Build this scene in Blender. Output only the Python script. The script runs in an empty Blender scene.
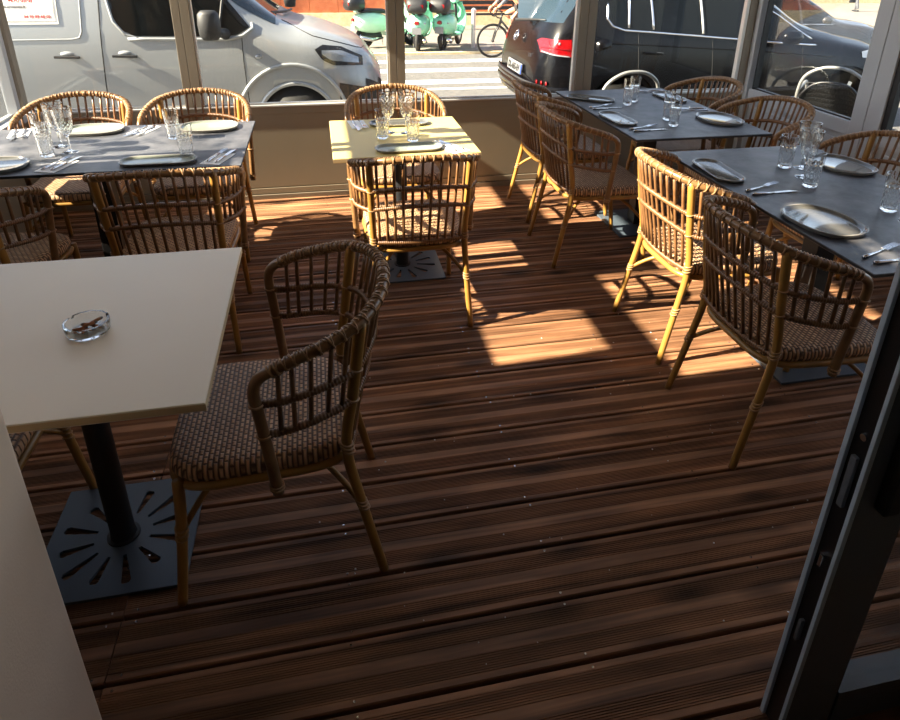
import bpy, bmesh, math, random
from mathutils import Vector, Matrix
random.seed(7)
S = bpy.context.scene
C = S.collection
PI = math.pi

# ------------------------------------------------------------------ camera
cam_d = bpy.data.cameras.new('camera')
cam = bpy.data.objects.new('camera', cam_d)
C.objects.link(cam)
CAM_H = 1.65
pitch, roll, yaw = 0.40416, 0.014256, 0.21122
cy_, sy_, cp_, sp_ = math.cos(yaw), math.sin(yaw), math.cos(pitch), math.sin(pitch)
fwd = Vector((sy_ * cp_, cy_ * cp_, -sp_))
rgt = Vector((cy_, -sy_, 0))
upv = rgt.cross(fwd)
r2 = rgt * math.cos(roll) + upv * math.sin(roll)
u2 = -rgt * math.sin(roll) + upv * math.cos(roll)
cam.matrix_world = Matrix(((r2.x, u2.x, -fwd.x, 0), (r2.y, u2.y, -fwd.y, 0), (r2.z, u2.z, -fwd.z, CAM_H), (0, 0, 0, 1)))
cam_d.sensor_width = 36.0
cam_d.lens = 36.0 * 649.8 / 900.0
cam_d.shift_x = -9.57 / 900.0
cam_d.shift_y = -135.16 / 900.0
cam_d.clip_start = 0.02
cam_d.clip_end = 300
S.camera = cam

# ------------------------------------------------------------------ sky, sun, exposure
SUN_DIR = Vector((1.0, 0.05, -0.70)).normalized()
w = bpy.data.worlds.new('world')
S.world = w
w.use_nodes = True
nt = w.node_tree
bg = nt.nodes['Background']
sky = nt.nodes.new('ShaderNodeTexSky')
sky.sky_type = 'NISHITA'
sky.sun_disc = False
sky.sun_elevation = math.asin(-SUN_DIR.z)
sky.sun_rotation = math.atan2(-SUN_DIR.x, -SUN_DIR.y)
sky.air_density = 1.0
sky.dust_density = 1.0
hs = nt.nodes.new('ShaderNodeHueSaturation')
hs.inputs['Saturation'].default_value = 0.62
nt.links.new(sky.outputs[0], hs.inputs['Color'])
nt.links.new(hs.outputs[0], bg.inputs[0])
bg.inputs[1].default_value = 0.17
sun_d = bpy.data.lights.new('sun', 'SUN')
sun_d.energy = 14.0
sun_d.angle = math.radians(0.53)
sun_d.color = (1.0, 0.87, 0.66)
sun = bpy.data.objects.new('sun', sun_d)
sun.rotation_euler = SUN_DIR.to_track_quat('-Z', 'Y').to_euler()
sun.location = (-8, 2, 8)
C.objects.link(sun)
S.view_settings.view_transform = 'Standard'
S.view_settings.look = 'None'
S.view_settings.gamma = 1.0
S.view_settings.use_curve_mapping = False
S.view_settings.exposure = 1.38

# ------------------------------------------------------------------ helpers
def tag(o, label=None, cat=None, group=None, kind=None):
    if label: o['label'] = label
    if cat: o['category'] = cat
    if group: o['group'] = group
    if kind: o['kind'] = kind
    return o

def empty(name, loc=(0, 0, 0), rz=0.0, parent=None):
    o = bpy.data.objects.new(name, None)
    o.empty_display_size = 0.1
    C.objects.link(o)
    o.location = loc
    o.rotation_euler = (0, 0, rz)
    if parent: o.parent = parent
    return o

def copy_tree(o, parent=None):
    c = o.copy()
    C.objects.link(c)
    c.parent = parent
    for ch in o.children:
        copy_tree(ch, c)
    return c

def link_mesh(name, me, parent=None):
    o = bpy.data.objects.new(name, me)
    C.objects.link(o)
    if parent: o.parent = parent
    return o

class MB:
    def __init__(s):
        s.v = []; s.f = []
    def add(s, vs, fs):
        n = len(s.v)
        s.v += [tuple(p) for p in vs]
        s.f += [tuple(i + n for i in f) for f in fs]
        return s
    def box(s, x0, x1, y0, y1, z0, z1):
        vs = [(x, y, z) for x in (x0, x1) for y in (y0, y1) for z in (z0, z1)]
        return s.add(vs, [(0, 1, 3, 2), (4, 6, 7, 5), (0, 4, 5, 1), (2, 3, 7, 6), (0, 2, 6, 4), (1, 5, 7, 3)])
    def obox(s, a, b, wx, wy, up=(0, 0, 1)):
        a = Vector(a); b = Vector(b); d = (b - a).normalized()
        u = Vector(up)
        if abs(d.dot(u)) > .98: u = Vector((0, 1, 0))
        sx = d.cross(u).normalized(); sy = sx.cross(d).normalized()
        vs = []
        for p in (a, b):
            for i, j in ((-1, -1), (1, -1), (1, 1), (-1, 1)):
                vs.append(p + sx * (i * wx / 2) + sy * (j * wy / 2))
        return s.add(vs, [(3, 2, 1, 0), (4, 5, 6, 7), (0, 1, 5, 4), (1, 2, 6, 5), (2, 3, 7, 6), (3, 0, 4, 7)])
    def tube(s, pts, r, n=8, closed=False, caps=True):
        pts = [Vector(p) for p in pts]
        m = len(pts)
        rs = r if isinstance(r, (list, tuple)) else [r] * m
        # parallel transport frames
        ts = []
        for i in range(m):
            if closed:
                t = pts[(i + 1) % m] - pts[i - 1]
            else:
                t = pts[min(i + 1, m - 1)] - pts[max(i - 1, 0)]
            ts.append(t.normalized() if t.length > 1e-9 else Vector((0, 0, 1)))
        ref = Vector((0, 0, 1)) if abs(ts[0].z) < .9 else Vector((1, 0, 0))
        nrm = (ref - ts[0] * ref.dot(ts[0])).normalized()
        vs = []
        for i in range(m):
            t = ts[i]
            nrm = nrm - t * nrm.dot(t)
            if nrm.length < 1e-6: nrm = Vector((1, 0, 0)) - t * t.x
            nrm.normalize()
            b = t.cross(nrm)
            for k in range(n):
                a = 2 * PI * k / n
                vs.append(pts[i] + (nrm * math.cos(a) + b * math.sin(a)) * rs[i])
        fs = []
        for i in range(m if closed else m - 1):
            j = (i + 1) % m
            for k in range(n):
                k2 = (k + 1) % n
                fs.append((i * n + k, i * n + k2, j * n + k2, j * n + k))
        if caps and not closed:
            fs.append(tuple(range(n - 1, -1, -1)))
            fs.append(tuple((m - 1) * n + k for k in range(n)))
        return s.add(vs, fs)
    def lathe(s, prof, n=24, c=(0, 0, 0), sx=1.0, sy=1.0, rfun=None):
        vs = []; m = len(prof)
        for i, (r, z) in enumerate(prof):
            for k in range(n):
                a = 2 * PI * k / n
                rr = r if rfun is None else rfun(r, z, a, i, k)
                vs.append((c[0] + rr * math.cos(a) * sx, c[1] + rr * math.sin(a) * sy, c[2] + z))
        fs = []
        for i in range(m - 1):
            for k in range(n):
                k2 = (k + 1) % n
                fs.append((i * n + k, i * n + k2, (i + 1) * n + k2, (i + 1) * n + k))
        if prof[0][0] > 1e-6: fs.append(tuple(range(n - 1, -1, -1)))
        if prof[-1][0] > 1e-6: fs.append(tuple((m - 1) * n + k for k in range(n)))
        return s.add(vs, fs)
    def prism(s, poly, axis, a, b):
        # poly: 2D points; axis the extruded one
        n = len(poly); vs = []
        for t in (a, b):
            for p, q in poly:
                vs.append({'x': (t, p, q), 'y': (p, t, q), 'z': (p, q, t)}[axis])
        fs = [tuple(range(n - 1, -1, -1)), tuple(range(n, 2 * n))]
        for i in range(n):
            j = (i + 1) % n
            fs.append((i, j, n + j, n + i))
        return s.add(vs, fs)
    def mesh(s, name, mat, smooth=False, bevel=0, auto=None):
        me = bpy.data.meshes.new(name)
        me.from_pydata(s.v, [], s.f)
        bm = bmesh.new(); bm.from_mesh(me)
        bmesh.ops.remove_doubles(bm, verts=bm.verts, dist=1e-6)
        bmesh.ops.recalc_face_normals(bm, faces=bm.faces)
        if bevel:
            es = [e for e in bm.edges if len(e.link_faces) == 2 and e.calc_face_angle(0) > .6]
            bmesh.ops.bevel(bm, geom=es, offset=bevel, segments=2, affect='EDGES', profile=.6)
        if smooth:
            for f in bm.faces: f.smooth = True
            if auto is not None:
                for e in bm.edges:
                    if len(e.link_faces) == 2 and e.calc_face_angle(0) > auto: e.smooth = False
        bm.to_mesh(me); bm.free()
        if mat: me.materials.append(mat)
        return me
    def build(s, name, mat, parent=None, smooth=False, bevel=0, auto=None):
        return link_mesh(name, s.mesh(name, mat, smooth, bevel, auto), parent)

def catmull(P, n):
    """n samples per span through control points (tuples)"""
    out = []
    m = len(P)
    for i in range(m - 1):
        p0 = P[max(i - 1, 0)]; p1 = P[i]; p2 = P[i + 1]; p3 = P[min(i + 2, m - 1)]
        for k in range(n):
            t = k / n
            out.append(tuple(.5 * (2 * b + (c - a) * t + (2 * a - 5 * b + 4 * c - d) * t * t + (-a + 3 * b - 3 * c + d) * t ** 3)
                             for a, b, c, d in zip(p0, p1, p2, p3)))
    out.append(tuple(P[-1]))
    return out

def boolean_cut(o, cutters):
    for c in cutters:
        m = o.modifiers.new('cut', 'BOOLEAN')
        m.operation = 'DIFFERENCE'; m.solver = 'EXACT'; m.object = c
    dg = bpy.context.evaluated_depsgraph_get()
    me = bpy.data.meshes.new_from_object(o.evaluated_get(dg))
    o.modifiers.clear()
    o.data = me
    for c in cutters: bpy.data.objects.remove(c, do_unlink=True)

# ------------------------------------------------------------------ materials
def srgb(r, g, b):
    f = lambda c: (c / 255 / 12.92) if c <= 10 else ((c / 255 + .055) / 1.055) ** 2.4
    return (f(r), f(g), f(b), 1)

def mat(name, col, rough=.5, metal=0, noise=0, nscale=8, bump=0, bscale=60, spec=.5, stretch=None, coat=0, objrand=0):
    m = bpy.data.materials.new(name); m.use_nodes = True
    t = m.node_tree; b = t.nodes['Principled BSDF']
    c = col if len(col) == 4 else (*col, 1)
    b.inputs['Base Color'].default_value = c
    b.inputs['Roughness'].default_value = rough
    b.inputs['Metallic'].default_value = metal
    b.inputs['Specular IOR Level'].default_value = spec
    b.inputs['Coat Weight'].default_value = coat
    if noise or bump or objrand:
        tc = t.nodes.new('ShaderNodeTexCoord')
        mp = t.nodes.new('ShaderNodeMapping')
        if stretch: mp.inputs['Scale'].default_value = stretch
        t.links.new(tc.outputs['Object'], mp.inputs[0])
        if noise or objrand:
            nz = t.nodes.new('ShaderNodeTexNoise')
            nz.inputs['Scale'].default_value = nscale; nz.inputs['Detail'].default_value = 5
            t.links.new(mp.outputs[0], nz.inputs[0])
            mr = t.nodes.new('ShaderNodeMapRange')
            mr.inputs[1].default_value = .25; mr.inputs[2].default_value = .75
            mr.inputs[3].default_value = 1 - noise; mr.inputs[4].default_value = 1 + noise
            t.links.new(nz.outputs[0], mr.inputs[0])
            val = mr.outputs[0]
            if objrand:
                oi = t.nodes.new('ShaderNodeObjectInfo')
                m2 = t.nodes.new('ShaderNodeMapRange')
                m2.inputs[3].default_value = 1 - objrand; m2.inputs[4].default_value = 1 + objrand
                t.links.new(oi.outputs['Random'], m2.inputs[0])
                mu = t.nodes.new('ShaderNodeMath'); mu.operation = 'MULTIPLY'
                t.links.new(val, mu.inputs[0]); t.links.new(m2.outputs[0], mu.inputs[1]); val = mu.outputs[0]
            vm = t.nodes.new('ShaderNodeVectorMath'); vm.operation = 'SCALE'
            vm.inputs[0].default_value = c[:3]
            t.links.new(val, vm.inputs['Scale'])
            t.links.new(vm.outputs[0], b.inputs['Base Color'])
        if bump:
            n2 = t.nodes.new('ShaderNodeTexNoise'); n2.inputs['Scale'].default_value = bscale; n2.inputs['Detail'].default_value = 4
            t.links.new(mp.outputs[0], n2.inputs[0])
            bp = t.nodes.new('ShaderNodeBump'); bp.inputs['Strength'].default_value = bump; bp.inputs['Distance'].default_value = .002
            t.links.new(n2.outputs[0], bp.inputs['Height'])
            t.links.new(bp.outputs[0], b.inputs['Normal'])
    return m

def mat_pane(name, tint=(1, 1, 1), refl=.07, rough=0.0):
    m = bpy.data.materials.new(name); m.use_nodes = True
    t = m.node_tree; t.nodes.clear()
    o = t.nodes.new('ShaderNodeOutputMaterial')
    tr = t.nodes.new('ShaderNodeBsdfTransparent'); tr.inputs[0].default_value = (*tint, 1)
    gl = t.nodes.new('ShaderNodeBsdfGlossy'); gl.inputs['Roughness'].default_value = rough
    lw = t.nodes.new('ShaderNodeLayerWeight'); lw.inputs[0].default_value = .25
    mr = t.nodes.new('ShaderNodeMapRange'); mr.inputs[3].default_value = refl * .6; mr.inputs[4].default_value = min(1, refl * 5)
    t.links.new(lw.outputs['Fresnel'], mr.inputs[0])
    mx = t.nodes.new('ShaderNodeMixShader')
    t.links.new(mr.outputs[0], mx.inputs[0]); t.links.new(tr.outputs[0], mx.inputs[1]); t.links.new(gl.outputs[0], mx.inputs[2])
    t.links.new(mx.outputs[0], o.inputs[0])
    return m

def mat_deck():
    m = bpy.data.materials.new('deck_wood'); m.use_nodes = True
    t = m.node_tree; b = t.nodes['Principled BSDF']; N = t.nodes.new; L = t.links.new
    tc = N('ShaderNodeTexCoord'); oi = N('ShaderNodeObjectInfo')
    off = N('ShaderNodeVectorMath'); off.operation = 'MULTIPLY_ADD'
    cmb = N('ShaderNodeCombineXYZ')
    for i in range(3): L(oi.outputs['Random'], cmb.inputs[i])
    L(cmb.outputs[0], off.inputs[0]); off.inputs[1].default_value = (37, 17, 5); L(tc.outputs['Object'], off.inputs[2])
    mp = N('ShaderNodeMapping'); mp.inputs['Scale'].default_value = (1.3, 34, 34); L(off.outputs[0], mp.inputs[0])
    n1 = N('ShaderNodeTexNoise'); n1.inputs['Scale'].default_value = 1.0; n1.inputs['Detail'].default_value = 6; n1.inputs['Distortion'].default_value = .6
    L(mp.outputs[0], n1.inputs[0])
    mp2 = N('ShaderNodeMapping'); mp2.inputs['Scale'].default_value = (2.2, 6, 6); L(off.outputs[0], mp2.inputs[0])
    n2 = N('ShaderNodeTexNoise'); n2.inputs['Scale'].default_value = 1.5; n2.inputs['Detail'].default_value = 3; L(mp2.outputs[0], n2.inputs[0])
    # knots
    mp3 = N('ShaderNodeMapping'); mp3.inputs['Scale'].default_value = (2.2, 7, 7); L(off.outputs[0], mp3.inputs[0])
    vo = N('ShaderNodeTexVoronoi'); vo.inputs['Scale'].default_value = 1.0; L(mp3.outputs[0], vo.inputs[0])
    kr = N('ShaderNodeMapRange'); kr.inputs[1].default_value = .06; kr.inputs[2].default_value = .24; kr.inputs[3].default_value = .3; kr.inputs[4].default_value = 1; L(vo.outputs[0], kr.inputs[0])
    cr = N('ShaderNodeValToRGB'); e = cr.color_ramp.elements
    e[0].position = .3; e[0].color = (.086, .039, .019, 1); e[1].position = .70; e[1].color = (.41, .204, .105, 1)
    L(n1.outputs[0], cr.inputs[0])
    mr = N('ShaderNodeMapRange'); mr.inputs[1].default_value = .3; mr.inputs[2].default_value = .7; mr.inputs[3].default_value = .72; mr.inputs[4].default_value = 1.25; L(n2.outputs[0], mr.inputs[0])
    rr = N('ShaderNodeMapRange'); rr.inputs[3].default_value = .8; rr.inputs[4].default_value = 1.18; L(oi.outputs['Random'], rr.inputs[0])
    m1 = N('ShaderNodeMath'); m1.operation = 'MULTIPLY'; L(mr.outputs[0], m1.inputs[0]); L(rr.outputs[0], m1.inputs[1])
    m2 = N('ShaderNodeMath'); m2.operation = 'MULTIPLY'; L(m1.outputs[0], m2.inputs[0]); L(kr.outputs[0], m2.inputs[1])
    sc = N('ShaderNodeVectorMath'); sc.operation = 'SCALE'; L(cr.outputs[0], sc.inputs[0]); L(m2.outputs[0], sc.inputs['Scale'])
    L(sc.outputs[0], b.inputs['Base Color'])
    b.inputs['Roughness'].default_value = .55; b.inputs['Specular IOR Level'].default_value = .3
    bp = N('ShaderNodeBump'); bp.inputs['Strength'].default_value = .35; bp.inputs['Distance'].default_value = .002
    L(n1.outputs[0], bp.inputs['Height']); L(bp.outputs[0], b.inputs['Normal'])
    return m

def mat_weave(name, ca, cb, cm, scale=1.0):
    m = bpy.data.materials.new(name); m.use_nodes = True
    t = m.node_tree; b = t.nodes['Principled BSDF']; N = t.nodes.new; L = t.links.new
    tc = N('ShaderNodeTexCoord')
    br = N('ShaderNodeTexBrick'); br.offset = .5; br.inputs['Scale'].default_value = 46 * scale
    br.inputs['Color1'].default_value = ca; br.inputs['Color2'].default_value = cb; br.inputs['Mortar'].default_value = cm
    br.inputs['Mortar Size'].default_value = .2; br.inputs['Mortar Smooth'].default_value = 1.0
    br.inputs['Brick Width'].default_value = .8; br.inputs['Row Height'].default_value = .5
    L(tc.outputs['Object'], br.inputs[0])
    L(br.outputs[0], b.inputs['Base Color'])
    iv = N('ShaderNodeMath'); iv.operation = 'SUBTRACT'; iv.inputs[0].default_value = 1; L(br.outputs['Fac'], iv.inputs[1])
    bp = N('ShaderNodeBump'); bp.inputs['Strength'].default_value = .9; bp.inputs['Distance'].default_value = .004
    L(iv.outputs[0], bp.inputs['Height']); L(bp.outputs[0], b.inputs['Normal'])
    b.inputs['Roughness'].default_value = .45
    return m

def mat_stone(name, c1, c2, scale=3, rough=.5, bump=.1):
    m = bpy.data.materials.new(name); m.use_nodes = True
    t = m.node_tree; b = t.nodes['Principled BSDF']; N = t.nodes.new; L = t.links.new
    tc = N('ShaderNodeTexCoord')
    n1 = N('ShaderNodeTexNoise'); n1.inputs['Scale'].default_value = scale; n1.inputs['Detail'].default_value = 8; n1.inputs['Roughness'].default_value = .65
    L(tc.outputs['Object'], n1.inputs[0])
    cr = N('ShaderNodeValToRGB'); e = cr.color_ramp.elements
    e[0].position = .35; e[0].color = c1; e[1].position = .68; e[1].color = c2
    L(n1.outputs[0], cr.inputs[0]); L(cr.outputs[0], b.inputs['Base Color'])
    b.inputs['Roughness'].default_value = rough
    bp = N('ShaderNodeBump'); bp.inputs['Strength'].default_value = bump; bp.inputs['Distance'].default_value = .002
    L(n1.outputs[0], bp.inputs['Height']); L(bp.outputs[0], b.inputs['Normal'])
    return m

def mat_glass(name):
    m = bpy.data.materials.new(name); m.use_nodes = True
    b = m.node_tree.nodes['Principled BSDF']
    b.inputs['Base Color'].default_value = (.97, .98, .98, 1)
    b.inputs['Roughness'].default_value = .02
    b.inputs['Transmission Weight'].default_value = 1
    b.inputs['IOR'].default_value = 1.5
    return m

M = {}
M['deck'] = mat_deck()
M['under'] = mat('under_deck', (.012, .009, .008), .9)
M['panel'] = mat('taupe_panel', srgb(130, 121, 104), .38, 0, .08, 2.0)
M['post'] = mat('taupe_frame', srgb(128, 118, 104), .35, .2)
M['alu'] = mat('silver_rail', srgb(200, 200, 198), .3, .5)
M['white_frame'] = mat('pale_frame', srgb(164, 168, 172), .35)
M['gasket'] = mat('black_gasket', (.008, .008, .009), .5)
M['pane'] = mat_pane('window_glass', (.97, .98, .98), .04)
M['tube'] = mat('dull_aluminium', srgb(140, 140, 138), .4, .3)
M['plaster'] = mat('cream_plaster', srgb(212, 188, 164), .8, 0, .05, 6, .25, 180)
M['ceil'] = mat('ceiling_paint', srgb(236, 230, 220), .8)
M['room'] = mat('interior_paint', srgb(200, 190, 175), .85)
M['doorgrey'] = mat('dark_door_frame', srgb(100, 104, 108), .4, .1)
M['dooredge'] = mat('grey_blue_aluminium', srgb(190, 204, 214), .4, .1)
M['doorblack'] = mat('black_channel', (.006, .006, .007), .35)
M['steel'] = mat('steel', srgb(205, 205, 208), .18, 1)
M['honey'] = mat('honey_cane', srgb(148, 108, 50), .34, 0, .22, 14, .15, 60, stretch=(1, 1, .35), objrand=.1)
M['rimcane'] = mat('rim_cane', srgb(118, 86, 54), .3, 0, .25, 30, .2, 100)
M['brown'] = mat('brown_cane', srgb(112, 78, 48), .38, 0, .25, 40, .2, 120)
M['wrap'] = mat('cane_binding', srgb(150, 116, 80), .42, 0, .2, 60, .3, 200)
M['weave'] = mat_weave('woven_seat', srgb(226, 186, 146), srgb(186, 142, 104), srgb(78, 52, 34), .85)
M['cream_top'] = mat('cream_laminate', srgb(226, 214, 192), .42, 0, .02, 4)
M['yellow_top'] = mat('pale_yellow_laminate', srgb(196, 177, 114), .45, 0, .02, 4)
M['cream_edge'] = mat('cream_edge', srgb(205, 182, 140), .5)
M['slate'] = mat_stone('slate_laminate', srgb(36, 39, 46), srgb(96, 96, 100), 9, .42, .15)
M['slate_edge'] = mat('slate_edge', srgb(30, 30, 32), .5)
M['iron'] = mat('dark_steel_base', srgb(76, 86, 96), .42, .2, .08, 5)
M['iron_col'] = mat('black_column', srgb(30, 30, 32), .45, .2)
M['plate'] = mat('grey_green_stoneware', srgb(134, 141, 131), .15, 0, .08, 9, coat=.3)
M['plate_dark'] = mat('dark_stoneware', srgb(84, 84, 82), .08, 0, .1, 9, coat=.5)
M['plate_rim'] = mat('pale_glazed_rim', srgb(124, 121, 115), .2)
M['glass'] = mat_glass('cut_crystal')
M['napkin'] = mat('white_paper', srgb(232, 232, 232), .8)
M['asphalt'] = mat_stone('asphalt', srgb(74, 73, 72), srgb(100, 98, 95), 14, .9, .3)
M['paint_w'] = mat('white_road_paint', srgb(196, 196, 194), .8, 0, .08, 5)
M['paint_y'] = mat('yellow_road_paint', srgb(236, 200, 70), .8, 0, .08, 5)
M['pavement'] = mat_stone('pavement', srgb(104, 99, 92), srgb(128, 123, 115), 4, .85, .2)
M['terra'] = mat_stone('terracotta_render', srgb(176, 92, 56), srgb(206, 120, 76), 2.5, .85, .2)
M['stone_band'] = mat_stone('pale_stone', srgb(214, 190, 140), srgb(236, 216, 176), 5, .8, .2)
M['black'] = mat('black_paint', srgb(22, 22, 24), .4)
M['rubber'] = mat('tyre_rubber', srgb(24, 24, 25), .8)
M['chrome'] = mat('chrome', srgb(225, 225, 228), .12, 1)
M['glass_dark'] = mat('car_glass', srgb(10, 13, 14), .05, 0, spec=.25)
M['glass_screen'] = mat('windscreen_glass', srgb(34, 48, 58), .05, 0, spec=.55)
M['silver'] = mat('silver_paint', srgb(152, 155, 156), .32, .25, coat=.3)
M['suv'] = mat('black_car_paint', srgb(8, 8, 11), .22, 0, spec=.22)
M['greycar'] = mat('dark_grey_paint', srgb(58, 56, 54), .25, .2, coat=.6)
M['redcar'] = mat('red_paint', srgb(170, 18, 24), .25, coat=.6)
M['seam'] = mat('seam_black', srgb(18, 18, 18), .7)
M['plastic'] = mat('black_plastic', srgb(34, 34, 35), .55)
M['lampred'] = mat('red_lens', srgb(124, 4, 9), .15, coat=.3)
M['lampdark'] = mat('dark_red_lens', srgb(110, 8, 14), .12, coat=.6)
M['lampclear'] = mat('clear_lens', srgb(150, 155, 160), .1, .4, coat=.6)
M['signwhite'] = mat('white_vinyl', srgb(238, 236, 228), .6)
M['platewhite'] = mat('number_plate_white', srgb(112, 112, 114), .6)
M['ink_red'] = mat('red_ink', srgb(176, 52, 46), .6)
M['ink_grey'] = mat('grey_ink', srgb(96, 96, 98), .6)
M['ink_black'] = mat('black_ink', srgb(24, 24, 24), .6)
M['mint'] = mat('mint_paint', srgb(132, 206, 172), .25, coat=.5)
M['mint_pale'] = mat('pale_mint_paint', srgb(176, 220, 190), .25, coat=.5)
M['yellow'] = mat('yellow_paint', srgb(240, 208, 40), .4)
M['skin'] = mat('skin', srgb(196, 142, 112), .55)
M['hair'] = mat('dark_hair', srgb(46, 34, 28), .6)
M['jersey'] = mat('red_jersey', srgb(196, 28, 44), .7)
M['cloth_black'] = mat('black_cloth', srgb(28, 28, 32), .8)
M['cloth_grey'] = mat('grey_cloth', srgb(84, 86, 92), .8)
M['ash_brown'] = mat('cigarette_filter', srgb(150, 96, 58), .8, 0, .3, 80)
M['ash'] = mat('ash', srgb(96, 92, 90), .9, 0, .3, 90)
M['wicker_black'] = mat_weave('black_resin_weave', srgb(20, 21, 23), srgb(14, 15, 17), srgb(2, 2, 2), .8)
M['tan'] = mat('tan_reflector', srgb(204, 140, 84), .6)

# ------------------------------------------------------------------ setting: the deck
XL, XR, YW = -1.82, 3.2, 4.46
fl = MB().box(XL - .1, XR + .1, .2, YW + .06, -.16, -.034).build('floor', M['under'])
tag(fl, 'dark joists and ground under the grooved timber deck', kind='structure')
PITCH, PW = .174, .163

def plank_profile():
    """(v, z) across the board: flat edges and centre, two finely ridged bands"""
    p = [(0, -.03), (0, -.004), (.003, 0), (.018, 0)]
    def ridges(v0, v1, n):
        q = []
        d = (v1 - v0) / n
        for i in range(n):
            a = v0 + i * d
            q += [(a + d * .12, -.0028), (a + d * .5, -.0028), (a + d * .62, -.0004), (a + d * .98, -.0004)]
        return q
    p += ridges(.018, .066, 8)
    p += [(.066, 0), (.099, 0)]
    p += ridges(.099, .147, 8)
    p += [(.147, 0), (PW - .003, 0), (PW, -.004), (PW, -.03)]
    return p
prof = plank_profile()
JX = -.615
mesh_long = MB().prism(prof, 'x', 0, XR + .02 - JX - .0015).mesh('plank', M['deck'])
mesh_short = MB().prism(prof, 'x', 0, JX - .0015 - (XL - .02)).mesh('plank', M['deck'])
rows = []
k = -4
while .986 + PITCH * k < YW - .02:
    y0 = .986 + PITCH * k
    rows.append(y0)
    for me, x in ((mesh_short, XL - .02), (mesh_long, JX + .0015)):
        o = link_mesh('plank', me, fl)
        o.location = (x, y0, random.uniform(-.0012, .0008))
    k += 1
sc = MB()
for y0 in rows:
    for jx in (-1.5, JX - .03, JX + .03, -.02, .56, 1.15, 1.75, 2.35, 2.95):
        for dv in (.012, PW - .012):
            x = jx + random.uniform(-.008, .008)
            sc.lathe([(.0, .0012), (.0032, .001), (.0038, -.001)], 7, (x, y0 + dv, .0005))
tag(sc.build('screw_head', M['steel'], fl), kind='stuff')
cr_ = MB()
for i in range(60):
    x, y = random.uniform(-.1, 1.5), random.uniform(.9, 2.55)
    r = random.uniform(.001, .0026)
    cr_.lathe([(0, 0), (r * 1.3, r * .3), (r, r), (0, r * 1.4)], 5, (x, y, 0))
tag(cr_.build('floor_crumb', M['napkin']), 'pale crumbs and flecks scattered over the dark deck', 'crumbs', kind='stuff')

# ------------------------------------------------------------------ setting: front window wall
SILL = .665
TOPZ = 3.14
wf = MB().box(XL - .02, XR + .02, YW + .012, YW + .05, -.1, SILL - .02).build('wall_front', M['panel'])
tag(wf, 'low taupe panelled wall under the street windows', kind='structure')
bays = [XL, -.82, .515, 1.845, XR]
for i in range(4):
    a, b = bays[i] + (.03 if i else 0), bays[i + 1] - .03
    MB().box(a, b, YW, YW + .014, .085, SILL - .06).build('panel', M['panel'], wf, bevel=.003)
MB().box(XL, XR, YW - .012, YW + .02, 0.0, .035).build('base_rail', M['post'], wf, bevel=.003)
MB().box(XL, XR, YW - .004, YW + .02, .04, .08).build('base_rail', M['panel'], wf, bevel=.002)
MB().box(XL, XR, YW - .004, YW + .06, SILL - .062, SILL - .012).build('sill_rail', M['panel'], wf, bevel=.003)
MB().box(XL, XR, YW - .012, YW + .058, SILL - .012, SILL).build('sill_cap', M['alu'], wf, bevel=.002)
MB().box(XL, XR, YW - .02, YW + .07, TOPZ, TOPZ + .2).build('header', M['post'], wf)

def post(name, parts, label=None):
    r = parts[0]
    o = MB().box(*r[0]).build(name, r[1], bevel=.003)
    tag(o, label, kind='structure')
    for nm, q, mt in parts[1:]:
        MB().box(*q).build(nm, mt, o, bevel=.002)
    return o
post('trim_1', [((-.875, -.825, YW - .012, YW + .06, SILL, TOPZ), M['post']),
                ('post_half', (-.823, -.768, YW - .012, YW + .06, SILL, TOPZ), M['post']),
                ('cover_strip', (-.768, -.755, YW - .004, YW + .03, SILL, TOPZ), M['alu'])])
post('trim_2', [((.455, .505, YW - .012, YW + .06, SILL, TOPZ), M['post']),
                ('post_half', (.508, .562, YW - .012, YW + .06, SILL, TOPZ), M['post']),
                ('cover_strip', (.442, .455, YW - .004, YW + .03, SILL, TOPZ), M['alu'])])
post('trim_3', [((1.79, 1.85, YW - .012, YW + .06, SILL, TOPZ), M['post']),
                ('post_half', (1.853, 1.915, YW - .012, YW + .06, SILL, TOPZ), M['post']),
                ('cover_strip', (1.765, 1.79, YW - .004, YW + .03, SILL, TOPZ), M['alu'])])
post('trim_4', [((XL - .05, XL - .018, YW - .03, YW + .06, 0, TOPZ), M['post']),
                ('post_half', (XL - .016, XL + .006, YW - .012, YW + .06, SILL, TOPZ), M['post'])])
post('trim_5', [((XR - .1, XR - .04, YW - .02, YW + .06, 0, TOPZ), M['post']),
                ('cover_strip', (XR - .125, XR - .1, YW - .012, YW + .03, SILL, TOPZ), M['alu']),
                ('post_half', (XR - .037, XR + .03, YW - .06, YW + .06, 0, TOPZ), M['white_frame'])])
edges = [(XL + .006, -.875), (-.755, .442), (.562, 1.765), (1.915, XR - .125)]
for i, (a, b) in enumerate(edges):
    wn = MB().box(a, b, YW + .018, YW + .034, SILL, SILL + .012).box(a, b, YW + .018, YW + .034, TOPZ - .03, TOPZ).build('window_%d' % (i + 1), M['alu'])
    tag(wn, 'clear glazing bay %s' % ['at the left corner', 'in front of the silver van', 'in front of the zebra crossing', 'in front of the black car'][i], kind='structure')
    MB().box(a, b, YW + .022, YW + .030, SILL + .012, TOPZ - .03).build('pane', M['pane'], wn)

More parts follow.
